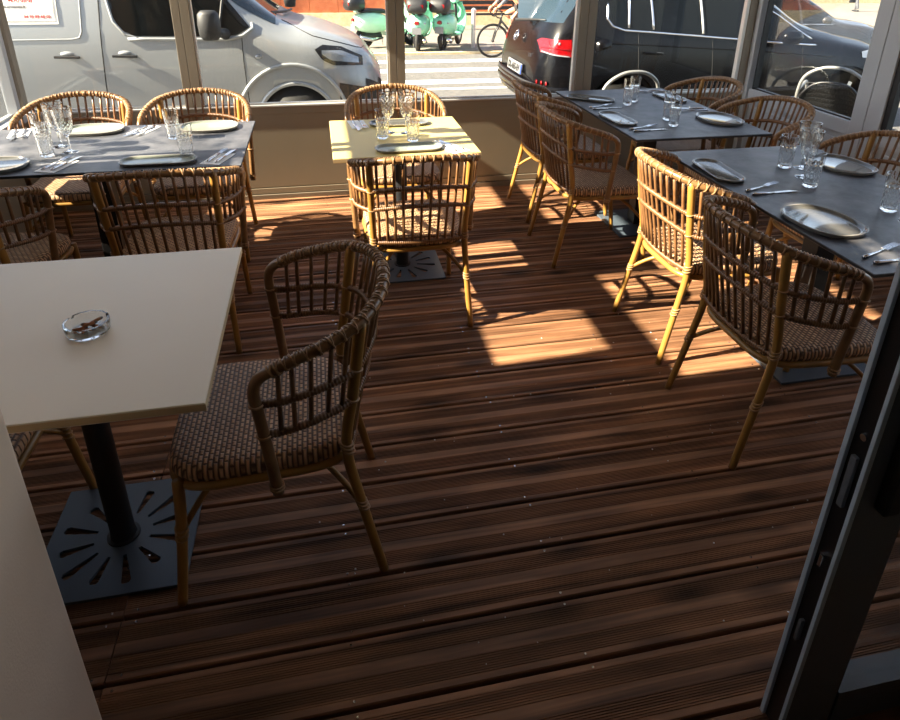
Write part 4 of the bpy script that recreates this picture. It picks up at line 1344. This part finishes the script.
# plain traffic beyond: a dark grey car and a red car
def simple_car(name, x0, yc, z0, paint, label):
    st = [(0, .4, .6, .68, .72, .76, .6, .56, .5), (.06, .32, .6, .85, .92, .96, .78, .72, .6), (.35, .28, .6, .93, 1.02, 1.06, .86, .8, .66), (.8, .26, .6, .95, 1.28, 1.34, .88, .84, .6),
          (1.3, .25, .6, .94, 1.40, 1.46, .88, .84, .6), (2.2, .25, .6, .92, 1.38, 1.44, .88, .84, .6), (2.7, .25, .6, .91, 1.18, 1.24, .88, .83, .62), (3.1, .26, .6, .90, .97, 1.02, .88, .82, .66),
          (3.7, .28, .58, .84, .88, .93, .86, .78, .64), (4.1, .30, .54, .74, .78, .82, .76, .66, .56), (4.3, .34, .5, .6, .64, .66, .6, .5, .42)]
    st = [(p[0] + x0,) + p[1:] for p in st]
    r = empty(name); tag(r, label, 'car')
    c = Car(st, yc, z0)
    pr_ = c.shell(lambda x, y, z, k: 'screen' if (2.35 < x - x0 < 3.05 and k >= 15) else 'body')
    c.shell()['body'].build('body', paint, r, True, auto=.9)
    q = MB(); q.v = [(x + .004, y, z + .006) for x, y, z in pr_['screen'].v]; q.f = pr_['screen'].f; q.build('windscreen', M['glass_screen'], r, True)
    for a, b in ((.75, 1.45), (1.52, 2.25), (2.3, 2.85)):
        c.patch(lambda x: z0 + .95, lambda x: z0 + min(1.30, .98 + max(0, (3.05 - (x - x0))) * .45, .98 + (x - x0 - .55) * .8), x0 + a, x0 + b, .006, 8).build('side_window', M['glass_dark'], r, True)
    c.line([(x0 + .7, z0 + .93), (x0 + 2.9, z0 + .92)], .008, .006).build('chrome_strip', M['chrome'], r, True)
    c.patch(lambda x: z0 + .62, lambda x: z0 + .70, x0 + 3.85, x0 + 4.2, .008, 8).build('headlight', M['lampclear'], r, True)
    for x in (x0 + .75, x0 + 3.45):
        wheel(r, x, yc - .80, z0 + .31, .31); wheel(r, x, yc + .74, z0 + .31, .31)
    sm = MB().lathe([(0, -.06), (.06, -.05), (.085, 0), (.06, .05), (0, .06)], 14, sx=1.2, sy=.7).build('mirror', paint, r, True)
    sm.location = (x0 + 2.62, yc - .98, z0 + 1.0)
    return r
simple_car('grey_car', 5.55, 10.6, gz(10.6), M['greycar'], 'dark grey car beyond the bonnet of the black car')
simple_car('red_car', 6.3, 13.2, gz(13.2), M['redcar'], 'red car glimpsed between the black car and the grey car')

# ------------------------------------------------------------------ scooters (nose along +Y local)
def make_scooter(paint, case_paint):
    r = empty('scooter')
    for y in (-.62, .62):
        wl_ = MB().tube([(0, y + .19 * math.cos(a), .225 + .19 * math.sin(a)) for a in [2 * PI * q / 24 for q in range(24)]], .045, 8, True).build('wheel', M['rubber'], r, True)
        MB().lathe([(.13, -.03), (.15, 0), (.13, .03), (.03, .04), (.03, -.04)], 18).build('rim', M['steel'], wl_, True).matrix_local = Matrix.Translation((0, y, .225)) @ Matrix.Rotation(PI / 2, 4, 'Y')
    # rear body: bulging cowls tapering to the tail
    def blob(name, secs, m, n=16, e=.8):
        vs = []; fs = []
        for (y, z0, z1, hw) in secs:
            for k in range(n):
                a = 2 * PI * k / n; ca, sa = math.cos(a), math.sin(a)
                vs.append((hw * math.copysign(abs(ca) ** e, ca), y, (z0 + z1) / 2 + (z1 - z0) / 2 * math.copysign(abs(sa) ** e, sa)))
        for i in range(len(secs) - 1):
            for k in range(n):
                k2 = (k + 1) % n
                fs.append((i * n + k, i * n + k2, (i + 1) * n + k2, (i + 1) * n + k))
        fs.append(tuple(range(n))); fs.append(tuple((len(secs) - 1) * n + k for k in range(n)))
        return MB().add(vs, fs).build(name, m, r, True, auto=1.0)
    blob('rear_body', [(-.86, .52, .66, .09), (-.78, .40, .76, .19), (-.6, .34, .80, .26), (-.4, .32, .80, .27), (-.2, .34, .76, .22), (-.06, .38, .70, .14)], paint)
    blob('seat', [(-.72, .78, .84, .12), (-.5, .78, .88, .16), (-.15, .75, .86, .14), (.02, .72, .80, .09)], M['black'])
    blob('footboard', [(-.12, .26, .36, .17), (.1, .25, .31, .19), (.36, .26, .34, .18)], paint)
    sh = MB(); vs = []; fs = []
    for i in range(13):
        t = i / 12; z = .28 + .72 * t; y = .34 + .12 * math.sin(t * 2.6) - .06 * t; hw = .19 + .07 * math.sin(min(1, t * 1.15) * PI)
        if t > .85: hw = .17
        for j in range(9):
            u = -1 + j / 4
            vs.append((hw * u, y + .09 * (1 - u * u), z))
    for i in range(12):
        for j in range(8):
            a = i * 9 + j; fs.append((a, a + 1, a + 10, a + 9))
    so = sh.add(vs, fs).build('leg_shield', paint, r, True)
    so.modifiers.new('thick', 'SOLIDIFY').thickness = .02
    blob('front_fender', [(.40, .30, .40, .06), (.55, .32, .48, .09), (.72, .30, .44, .08), (.84, .22, .32, .04)], paint)
    blob('headset', [(.18, .98, 1.06, .05), (.28, .95, 1.12, .11), (.38, .97, 1.10, .09), (.42, 1.0, 1.07, .05)], paint)
    hb = MB().tube([(-.34, .2, 1.06), (-.15, .27, 1.06), (.15, .27, 1.06), (.34, .2, 1.06)], .014, 8).build('handlebar', M['black'], r, True)
    for sx in (-1, 1):
        MB().tube([(sx * .36, .19, 1.06), (sx * .24, .235, 1.06)], .02, 8).build('grip', M['rubber'], hb, True)
        MB().tube([(sx * .2, .26, 1.07), (sx * .24, .26, 1.2)], .006, 6).build('mirror_stem', M['black'], hb)
        q = MB().lathe([(.05, -.01), (.055, 0), (.05, .01)], 14).build('mirror', M['black'], hb, True); q.location = (sx * .25, .26, 1.23); q.rotation_euler = (PI / 2, 0, 0)
    MB().tube([(0, .3, .95), (0, .62, .225)], .035, 8).build('fork', M['black'], r, True)
    blob('engine', [(-.72, .12, .36, .10), (-.45, .14, .36, .12), (-.2, .2, .34, .08)], M['plastic'])
    MB().tube([(.12, -.2, .22), (.15, -.5, .2), (.15, -.78, .26)], [.03, .05, .045], 10).build('exhaust', M['steel'], r, True)
    MB().tube([(-.14, -.1, .25), (-.16, -.06, .02)], .014, 6).build('stand', M['steel'], r)
    tc = blob('top_case', [(-1.05, .90, 1.0, .12), (-1.0, .84, 1.12, .2), (-.82, .82, 1.17, .23), (-.66, .84, 1.13, .2), (-.62, .9, 1.05, .12)], case_paint, e=.6)
    MB().obox((-.16, -1.03, .985), (.16, -1.03, .985), .02, .07).build('reflector', M['lampred'], tc, bevel=.004)
    MB().tube([(0, -.7, .78), (0, -.85, .84)], .03, 6).build('rack', M['steel'], r)
    pl = MB().box(-.1, .1, -.895, -.885, .40, .54).build('number_plate', M['platewhite'], r)
    blob('tail_lamp', [(-.90, .60, .66, .05), (-.86, .585, .675, .06)], M['lampred'])
    for sx in (-1, 1):
        MB().lathe([(0, -.02), (.03, 0), (0, .02)], 10).build('indicator', M['lampclear'], r, True).location = (sx * .17, -.80, .62)
    return r
sc_spots = [(1.60, 15.75, math.radians(-68), M['mint_pale'], M['black'], 'mint scooter with black top case, side on, left of the central window post'),
            (2.30, 15.3, math.radians(-14), M['mint'], M['plastic'], 'mint scooter seen from behind beside the central window post'),
            (3.02, 15.35, math.radians(-28), M['mint'], M['plastic'], 'mint scooter seen from behind, rightmost of the parked row by the bollard')]
for x, y, rz, p, q, lab in sc_spots:
    s_ = make_scooter(p, q); s_.location = (x, y, gz(y) + .06); s_.rotation_euler = (0, 0, rz)
    tag(s_, lab, 'scooter', 'mint scooters parked across the street')
yb = MB().tube([(1.98, 16.3, gz(16.3) + .06), (1.98, 16.3, gz(16.3) + .62)], .1, 12).tube([(1.98, 16.3, gz(16.3) + .60), (1.98, 16.3, gz(16.3) + .8)], [.1, .03], 12).build('yellow_post', M['yellow'], None, True, auto=.5)
tag(yb, 'short yellow post behind the middle mint scooter', 'post')
bo_ = empty('bollard', (3.52, 15.2, gz(15.2) + .06)); tag(bo_, 'slim pale metal bollard to the right of the scooters', 'bollard')
MB().lathe([(.05, 0), (.05, .78)], 14).build('pole', M['alu'], bo_, True, auto=.5)
MB().lathe([(.06, .78), (.06, .84), (.03, .87), (0, .88)], 14).build('cap', M['alu'], bo_, True, auto=.5)

# ------------------------------------------------------------------ benches by the terracotta wall
def make_bench():
    r = empty('park_bench')
    for z, y in ((.45, .0), (.46, .13), (.46, .26), (.62, .36), (.78, .40), (.94, .44)):
        MB().box(-1.1, 1.1, y - .05 if z < .5 else y - .015, y + .05 if z < .5 else y + .015, z - .015 if z < .5 else z - .055, z + .015 if z < .5 else z + .055).build('slat', M['black'], r, bevel=.005)
    for x in (-.95, .95):
        MB().obox((x, .0, .0), (x, .02, .44), .05, .05).obox((x, .36, .0), (x, .46, .98), .05, .05).obox((x, 0, .42), (x, .36, .42), .05, .04).build('leg', M['black'], r)
    return r
bn = make_bench()
for i, (x, lab) in enumerate(((5.15, 'black slatted bench between the scooters and the cyclist'), (7.9, 'black slatted bench behind the cyclist'))):
    o = bn if i == 0 else copy_tree(bn)
    o.location = (x, 20.4, gz(20.4) + .06); tag(o, lab, 'bench', 'slatted benches')

# ------------------------------------------------------------------ people (one continuous skinned body)
def skin_figure(name, pts, edges_, m, parent, root_i=0, sub=2):
    """pts: list of (x,y,z,radius_x,radius_y)"""
    me = bpy.data.meshes.new(name)
    me.from_pydata([p[:3] for p in pts], edges_, [])
    o = bpy.data.objects.new(name, me); C.objects.link(o); o.parent = parent
    md = o.modifiers.new('skin', 'SKIN')
    md.use_smooth_shade = True
    for i, p in enumerate(pts):
        sv = me.skin_vertices[0].data[i]
        sv.radius = (p[3], p[4]); sv.use_root = (i == root_i)
    o.modifiers.new('sub', 'SUBSURF').levels = sub
    o.modifiers['sub'].render_levels = sub
    me.materials.append(m)
    dg = bpy.context.evaluated_depsgraph_get()
    m2 = bpy.data.meshes.new_from_object(o.evaluated_get(dg))
    o.modifiers.clear(); o.data = m2
    if not m2.materials: m2.materials.append(m)
    for f in m2.polygons: f.use_smooth = True
    return o
def hand(parent, wrist, direc, palm_n, m, curl=.9):
    d = Vector(direc).normalized(); n = Vector(palm_n).normalized(); s = d.cross(n).normalized()
    mb = MB(); w_ = Vector(wrist)
    mb.tube([w_, w_ + d * .04, w_ + d * .085], [.022, .034, .03], 10)
    for i, L in enumerate((.07, .08, .075, .058)):
        b = w_ + d * .08 + s * (-.027 + i * .018)
        pts = [b]; a = 0
        for k in range(3):
            a += curl * .7
            b = b + (d * math.cos(a) + n * math.sin(a)) * (L / 3); pts.append(b)
        mb.tube(pts, [.009, .0085, .008, .006], 7)
    b = w_ + d * .03 - s * .03
    mb.tube([b, b + (d * .6 - s * .7).normalized() * .03, b + (d * .8 - s * .2 + n * .5).normalized() * .06], [.011, .01, .007], 7)
    return mb.build('hand', m, parent, True)
def head(parent, c, facing, m, hairm, tilt=0):
    """ovoid head with brow, nose, mouth, eyes, ears and cropped hair; facing is the rotation about Z (0 looks to +Y)"""
    h = empty('head_pivot'); bpy.data.objects.remove(h)
    mb = MB(); vs = []; fs = []; n, m_ = 20, 16
    for i in range(m_ + 1):
        t = i / m_; ph = -PI / 2 + PI * t
        for k in range(n):
            a = 2 * PI * k / n
            x = .075 * math.cos(ph) * math.cos(a); y = .098 * math.cos(ph) * math.sin(a); z = .118 * math.sin(ph)
            if z < 0: x *= 1 + z * 1.6; y *= 1 + z * 1.0
            fr = max(0, math.sin(a)) ** 6 * math.cos(ph)
            if abs(a - PI / 2) < .2 and -.045 < z < .02: y += .016
            if z < -.05 and fr > .3: y += .006
            vs.append((x, y, z))
    for i in range(m_):
        for k in range(n):
            k2 = (k + 1) % n
            fs.append((i * n + k, i * n + k2, (i + 1) * n + k2, (i + 1) * n + k))
    o = mb.add(vs, fs).build('head', m, parent, True)
    o.location = c; o.rotation_euler = (tilt, 0, facing)
    for sx in (-1, 1):
        MB().lathe([(0, -.009), (.009, 0), (0, .009)], 8, (sx * .03, .088, .012)).build('eye', M['ink_black'], o, True)
        MB().lathe([(0, -.03), (.014, 0), (0, .03)], 8, (sx * .076, 0, 0), sx=.6, sy=1.2).build('ear', m, o, True)
    MB().tube([(-.024, .086, -.062), (0, .094, -.063), (.024, .086, -.062)], .005, 6).build('mouth', M['jersey'], o, True)
    hv = [(x * 1.07, y * 1.07 - .008, z * 1.06 + .006) for x, y, z in vs]
    hf = [f for f in fs if sum(hv[i][2] for i in f) / 4 > .045 or (sum(hv[i][1] for i in f) / 4 < -.02 and sum(hv[i][2] for i in f) / 4 > -.06)]
    MB().add(hv, hf).build('hair', hairm, o, True)
    return o

# racing bicycle heading to the left with its rider
BX, BY = 3.58, 13.64
bz = gz(BY)
bike = empty('road_bicycle', (BX, BY, bz)); tag(bike, 'road bicycle with thin black wheels on the zebra crossing', 'bicycle')
for nm, x in (('front', 0), ('rear', 1.0)):
    wo = MB().tube([(x + .335 * math.cos(a), 0, .345 + .335 * math.sin(a)) for a in [2 * PI * q / 40 for q in range(40)]], .016, 6, True).build('wheel', M['rubber'], bike, True)
    MB().tube([(x + .31 * math.cos(a), 0, .345 + .31 * math.sin(a)) for a in [2 * PI * q / 40 for q in range(40)]], .011, 6, True).build('wheel_rim', M['black'], wo, True)
    spk = MB()
    for q in range(20):
        a = 2 * PI * q / 20
        spk.tube([(x + .02 * math.cos(a + .5), 0, .345 + .02 * math.sin(a + .5)), (x + .31 * math.cos(a), 0, .345 + .31 * math.sin(a))], .0012, 3)
    tag(spk.build('spokes', M['steel'], wo), kind='stuff')
    MB().lathe([(.022, -.05), (.03, 0), (.022, .05)], 12).build('hub', M['black'], wo, True).matrix_local = Matrix.Translation((x, 0, .345)) @ Matrix.Rotation(PI / 2, 4, 'X')
MB().tube([(0, .05, .345), (.06, .05, .55), (.16, .03, .72)], [.012, .016, .018], 8).tube([(0, -.05, .345), (.06, -.05, .55), (.16, -.03, .72)], [.012, .016, .018], 8).build('fork', M['black'], bike, True)
frm = MB()
for a, b, rr in (((.14, 0, .70), (.19, 0, .90), .022), ((.19, 0, .88), (.72, 0, .86), .018), ((.16, 0, .76), (.60, 0, .29), .022), ((.60, 0, .29), (.74, 0, .94), .018), ((.60, .04, .29), (1.0, .06, .345), .011), ((.60, -.04, .29), (1.0, -.06, .345), .011), ((.73, .02, .84), (1.0, .06, .345), .01), ((.73, -.02, .84), (1.0, -.06, .345), .01)):
    frm.tube([a, b], rr, 8)
frm.build('frame', M['black'], bike, True)
hbz = MB()
for s_ in (-1, 1):
    hbz.tube([(.13, 0, .95), (.11, s_ * .2, .95), (.02, s_ * .2, .96), (-.02, s_ * .2, .90), (.03, s_ * .2, .83), (.10, s_ * .2, .82)], .013, 7)
hbz.tube([(.19, 0, .92), (.12, 0, .95)], .018, 7).build('handlebar', M['black'], bike, True)
for s_ in (-1, 1):
    MB().tube([(.03, s_ * .2, .965), (-.04, s_ * .2, .99), (-.055, s_ * .2, 1.02)], .017, 7).build('brake_hood', M['rubber'], bike, True)
MB().tube([(.60, 0, .97), (.72, 0, .965), (.86, 0, .975)], [.015, .03, .065], 8).build('saddle', M['black'], bike, True)
MB().lathe([(.09, -.004), (.09, .004)], 24).build('chainring', M['steel'], bike).matrix_local = Matrix.Translation((.60, -.06, .29)) @ Matrix.Rotation(PI / 2, 4, 'X')
for s_, a in ((-1, -.9), (1, 2.24)):
    MB().tube([(.60, s_ * .08, .29), (.60 + .17 * math.cos(a), s_ * .09, .29 + .17 * math.sin(a))], .01, 6).build('crank', M['black'], bike)
cyc = empty('person', (BX, BY, bz)); tag(cyc, 'cyclist in a red jersey and black shorts bent over the handlebar', 'person')
pf = [(.66, 0, 1.06, .135, .12), (.52, 0, 1.22, .12, .14), (.36, 0, 1.36, .13, .16), (.27, 0, 1.44, .08, .09), (.20, 0, 1.50, .055, .055),
      (.33, -.17, 1.38, .055, .055), (.20, -.22, 1.18, .042, .042), (.03, -.20, 1.02, .03, .03),
      (.33, .17, 1.38, .055, .055), (.20, .22, 1.18, .042, .042), (.03, .20, 1.02, .03, .03),
      (.62, -.10, 1.00, .09, .09), (.34, -.11, .74, .065, .065), (.64, -.11, .40, .045, .045), (.69, -.11, .20, .035, .035), (.56, -.11, .145, .032, .03),
      (.62, .10, 1.00, .09, .09), (.30, .11, .88, .065, .065), (.48, .11, .56, .045, .045), (.50, .11, .46, .035, .035), (.38, .11, .40, .032, .03)]
ef = [(0, 1), (1, 2), (2, 3), (3, 4), (2, 5), (5, 6), (6, 7), (2, 8), (8, 9), (9, 10), (0, 11), (11, 12), (12, 13), (13, 14), (14, 15), (0, 16), (16, 17), (17, 18), (18, 19), (19, 20)]
skin_figure('body', pf, ef, M['skin'], cyc)
j = [0, 1, 2, 3]
skin_figure('jersey', [(.66, 0, 1.09, .145, .135), (.52, 0, 1.23, .132, .152), (.36, 0, 1.365, .142, .172), (.29, 0, 1.43, .09, .10), (.33, -.17, 1.38, .066, .066), (.25, -.20, 1.26, .056, .056), (.33, .17, 1.38, .066, .066), (.25, .20, 1.26, .056, .056)],
            [(0, 1), (1, 2), (2, 3), (2, 4), (4, 5), (2, 6), (6, 7)], M['jersey'], cyc)
skin_figure('shorts', [(.67, 0, 1.05, .145, .13), (.62, -.10, 1.0, .1, .1), (.47, -.105, .86, .085, .085), (.62, .10, 1.0, .1, .1), (.44, .105, .935, .085, .085)],
            [(0, 1), (1, 2), (0, 3), (3, 4)], M['cloth_black'], cyc)
for s_ in (-1, 1):
    skin_figure('sleeve', [(.27, s_ * .205, 1.28, .05, .05), (.20, s_ * .22, 1.18, .048, .048), (.08, s_ * .206, 1.065, .037, .037)], [(0, 1), (1, 2)], M['cloth_grey'], cyc, sub=1)
    hand(cyc, (.03, s_ * .20, 1.02), (-.8, 0, -.45), (.2, 0, -1), M['skin'])
for y_, z_ in ((-.11, .13), (.11, .385)):
    x_ = .60 if z_ < .2 else .42
    MB().tube([(x_ + .10, y_, z_ + .03), (x_, y_, z_ + .015), (x_ - .1, y_, z_)], [.035, .042, .028], 10).build('shoe', M['black'], cyc, True)
head(cyc, (.12, 0, 1.62), R90, M['skin'], M['hair'], -.25)
hm = MB().lathe([(.105, 0), (.108, .03), (.09, .08), (.05, .11), (0, .12)], 20, sx=1.25).build('helmet', M['black'], cyc, True, auto=.9)
hm.location = (.13, 0, 1.65)

# pedestrian far down the pavement
PX, PY = 26.6, 29.6
pz = gz(PY) + .06
ped = empty('person', (PX, PY, pz), math.radians(20)); tag(ped, 'pedestrian in dark clothes carrying a bag far down the street', 'person')
pp = [(0, 0, .95, .15, .12), (0, 0, 1.15, .13, .1), (0, 0, 1.38, .17, .11), (0, 0, 1.52, .055, .055), (.2, 0, 1.42, .055, .055), (.25, .02, 1.14, .042, .042), (.27, .06, .90, .03, .03),
      (-.2, 0, 1.42, .055, .055), (-.25, .02, 1.14, .042, .042), (-.26, .05, .90, .03, .03), (.1, 0, .88, .095, .09), (.11, .1, .5, .065, .06), (.11, .06, .1, .045, .04), (-.1, 0, .88, .095, .09), (-.11, -.06, .5, .065, .06), (-.11, -.18, .12, .045, .04)]
ep = [(0, 1), (1, 2), (2, 3), (2, 4), (4, 5), (5, 6), (2, 7), (7, 8), (8, 9), (0, 10), (10, 11), (11, 12), (0, 13), (13, 14), (14, 15)]
skin_figure('body', pp, ep, M['skin'], ped)
skin_figure('trousers', [(0, 0, .97, .165, .135)] + [(p[0], p[1], p[2], p[3] + .015, p[4] + .015) for p in pp[10:16]], [(0, 1), (1, 2), (2, 3), (0, 4), (4, 5), (5, 6)], M['cloth_grey'], ped)
skin_figure('coat', [(0, 0, .9, .17, .14), (0, 0, 1.15, .15, .12), (0, 0, 1.4, .185, .125), (.2, 0, 1.42, .07, .07), (.25, .02, 1.14, .055, .055), (.268, .055, .94, .042, .042), (-.2, 0, 1.42, .07, .07), (-.25, .02, 1.14, .055, .055), (-.26, .05, .94, .042, .042)],
            [(0, 1), (1, 2), (2, 3), (3, 4), (4, 5), (2, 6), (6, 7), (7, 8)], M['cloth_black'], ped)
for p in (pp[12], pp[15]):
    MB().tube([(p[0], p[1] - .05, .04), (p[0], p[1] + .04, .045), (p[0], p[1] + .15, .03)], [.045, .05, .03], 10).build('shoe', M['black'], ped, True)
hand(ped, (.27, .06, .90), (0, .1, -1), (-1, 0, 0), M['skin'], .4)
hand(ped, (-.26, .05, .90), (0, .1, -1), (1, 0, 0), M['skin'], .8)
head(ped, (0, .02, 1.66), 0, M['skin'], M['hair'])
hb_ = empty('handbag', (PX - .30, PY - .02, pz + .42)); tag(hb_, 'black handbag held by the far pedestrian', 'bag')
MB().box(-.15, .15, -.06, .06, 0, .26).build('bag_body', M['black'], hb_, bevel=.02)
MB().tube([(-.08, 0, .26), (-.06, 0, .36), (.0, 0, .40), (.06, 0, .36), (.08, 0, .26)], .008, 6).build('strap', M['black'], hb_)

# ------------------------------------------------------------------ terrace furniture outside the glass
def make_tube_chair():
    r = empty('terrace_chair')
    arch = [(-.26, -.02, 0), (-.26, -.06, .45), (-.265, -.14, .62), (-.23, -.18, .78), (-.12, -.20, .865), (0, -.205, .885), (.12, -.20, .865), (.23, -.18, .78), (.265, -.14, .62), (.26, -.06, .45), (.26, -.02, 0)]
    MB().tube(catmull(arch, 4), .0145, 10).build('tube_frame', M['tube'], r, True)
    for s_ in (-1, 1):
        MB().tube(catmull([(s_ * .25, .40, 0), (s_ * .25, .38, .42), (s_ * .262, .30, .655), (s_ * .265, .1, .67), (s_ * .263, -.14, .66)], 4), .0135, 8).build('arm_tube', M['tube'], r, True)
    bk = MB(); vs = []; fs = []
    n, m_ = 12, 8
    for q in (0, 1):
        for i in range(n + 1):
            u = -1 + 2 * i / n
            zt = .755 - .15 * abs(u) ** 3.2
            for jx in range(m_ + 1):
                t = jx / m_; z = .44 + (zt - .44) * t
                vs.append((.235 * u, -.10 - .10 * t - .02 * (1 - u * u) + q * .014, z))
    st = m_ + 1; tot = (n + 1) * st
    for i in range(n):
        for jx in range(m_):
            a = i * st + jx
            fs.append((a, a + 1, a + st + 1, a + st)); fs.append((tot + a, tot + a + st, tot + a + st + 1, tot + a + 1))
    per = [i * st for i in range(n + 1)] + [n * st + q for q in range(1, st)] + [i * st + m_ for i in range(n - 1, -1, -1)] + list(range(m_ - 1, 0, -1))
    for a, b in zip(per, per[1:] + per[:1]): fs.append((a, b, tot + b, tot + a))
    bo = bk.add(vs, fs).build('backrest', M['wicker_black'], r, True, auto=.8)
    vs = []
    for i in range(17):
        u = -1 + i / 8
        vs.append((.238 * u, -.195 - .02 * (1 - u * u), .758 - .15 * abs(u) ** 3.2))
    MB().tube(vs, .012, 8).build('back_edge', M['black'], bo, True)
    MB().box(-.24, .24, -.12, .38, .42, .445).build('seat', M['wicker_black'], r, bevel=.01)
    return r
tch = make_tube_chair()
tch.location = (2.43, 5.03, -.13); tch.rotation_euler = (0, 0, math.radians(4))
tag(tch, 'silver tubular terrace chair outside the window in front of the black car', 'chair', 'tubular terrace chairs')
for x, y, rz, lab in ((4.40, 4.92, -R90 + .75, 'black woven terrace chair with silver arch outside the right glass'),
                      (4.05, 3.35, -R90 + .4, 'black woven terrace chair at the right edge of the photo outside the glass')):
    o = copy_tree(tch); o.location = (x, y, -.13); o.rotation_euler = (0, 0, rz)
    tag(o, lab, 'chair', 'tubular terrace chairs')
p2 = MB().box(XR + .06, 9, .5, 5.4, -.5, -.131).build('side_pavement', M['pavement'])
tag(p2, 'pavement with terrace tables on the right', kind='structure')
tt = empty('terrace_table', (5.1, 4.25, -.13)); tag(tt, 'grey topped terrace table outside the right glass', 'table')
MB().box(-.38, .38, -.55, .55, .72, .745).build('table_top', M['slate'], tt, bevel=.003)
MB().lathe([(.04, .02), (.04, .72)], 16).build('column', M['iron_col'], tt, True, auto=.5)
MB().box(-.21, .21, -.21, .21, 0, .02).build('base_plate', M['iron'], tt, bevel=.003)
for o in list(bpy.data.objects):
    if o.name.split('.')[0] == 'binding': o['kind'] = 'stuff'
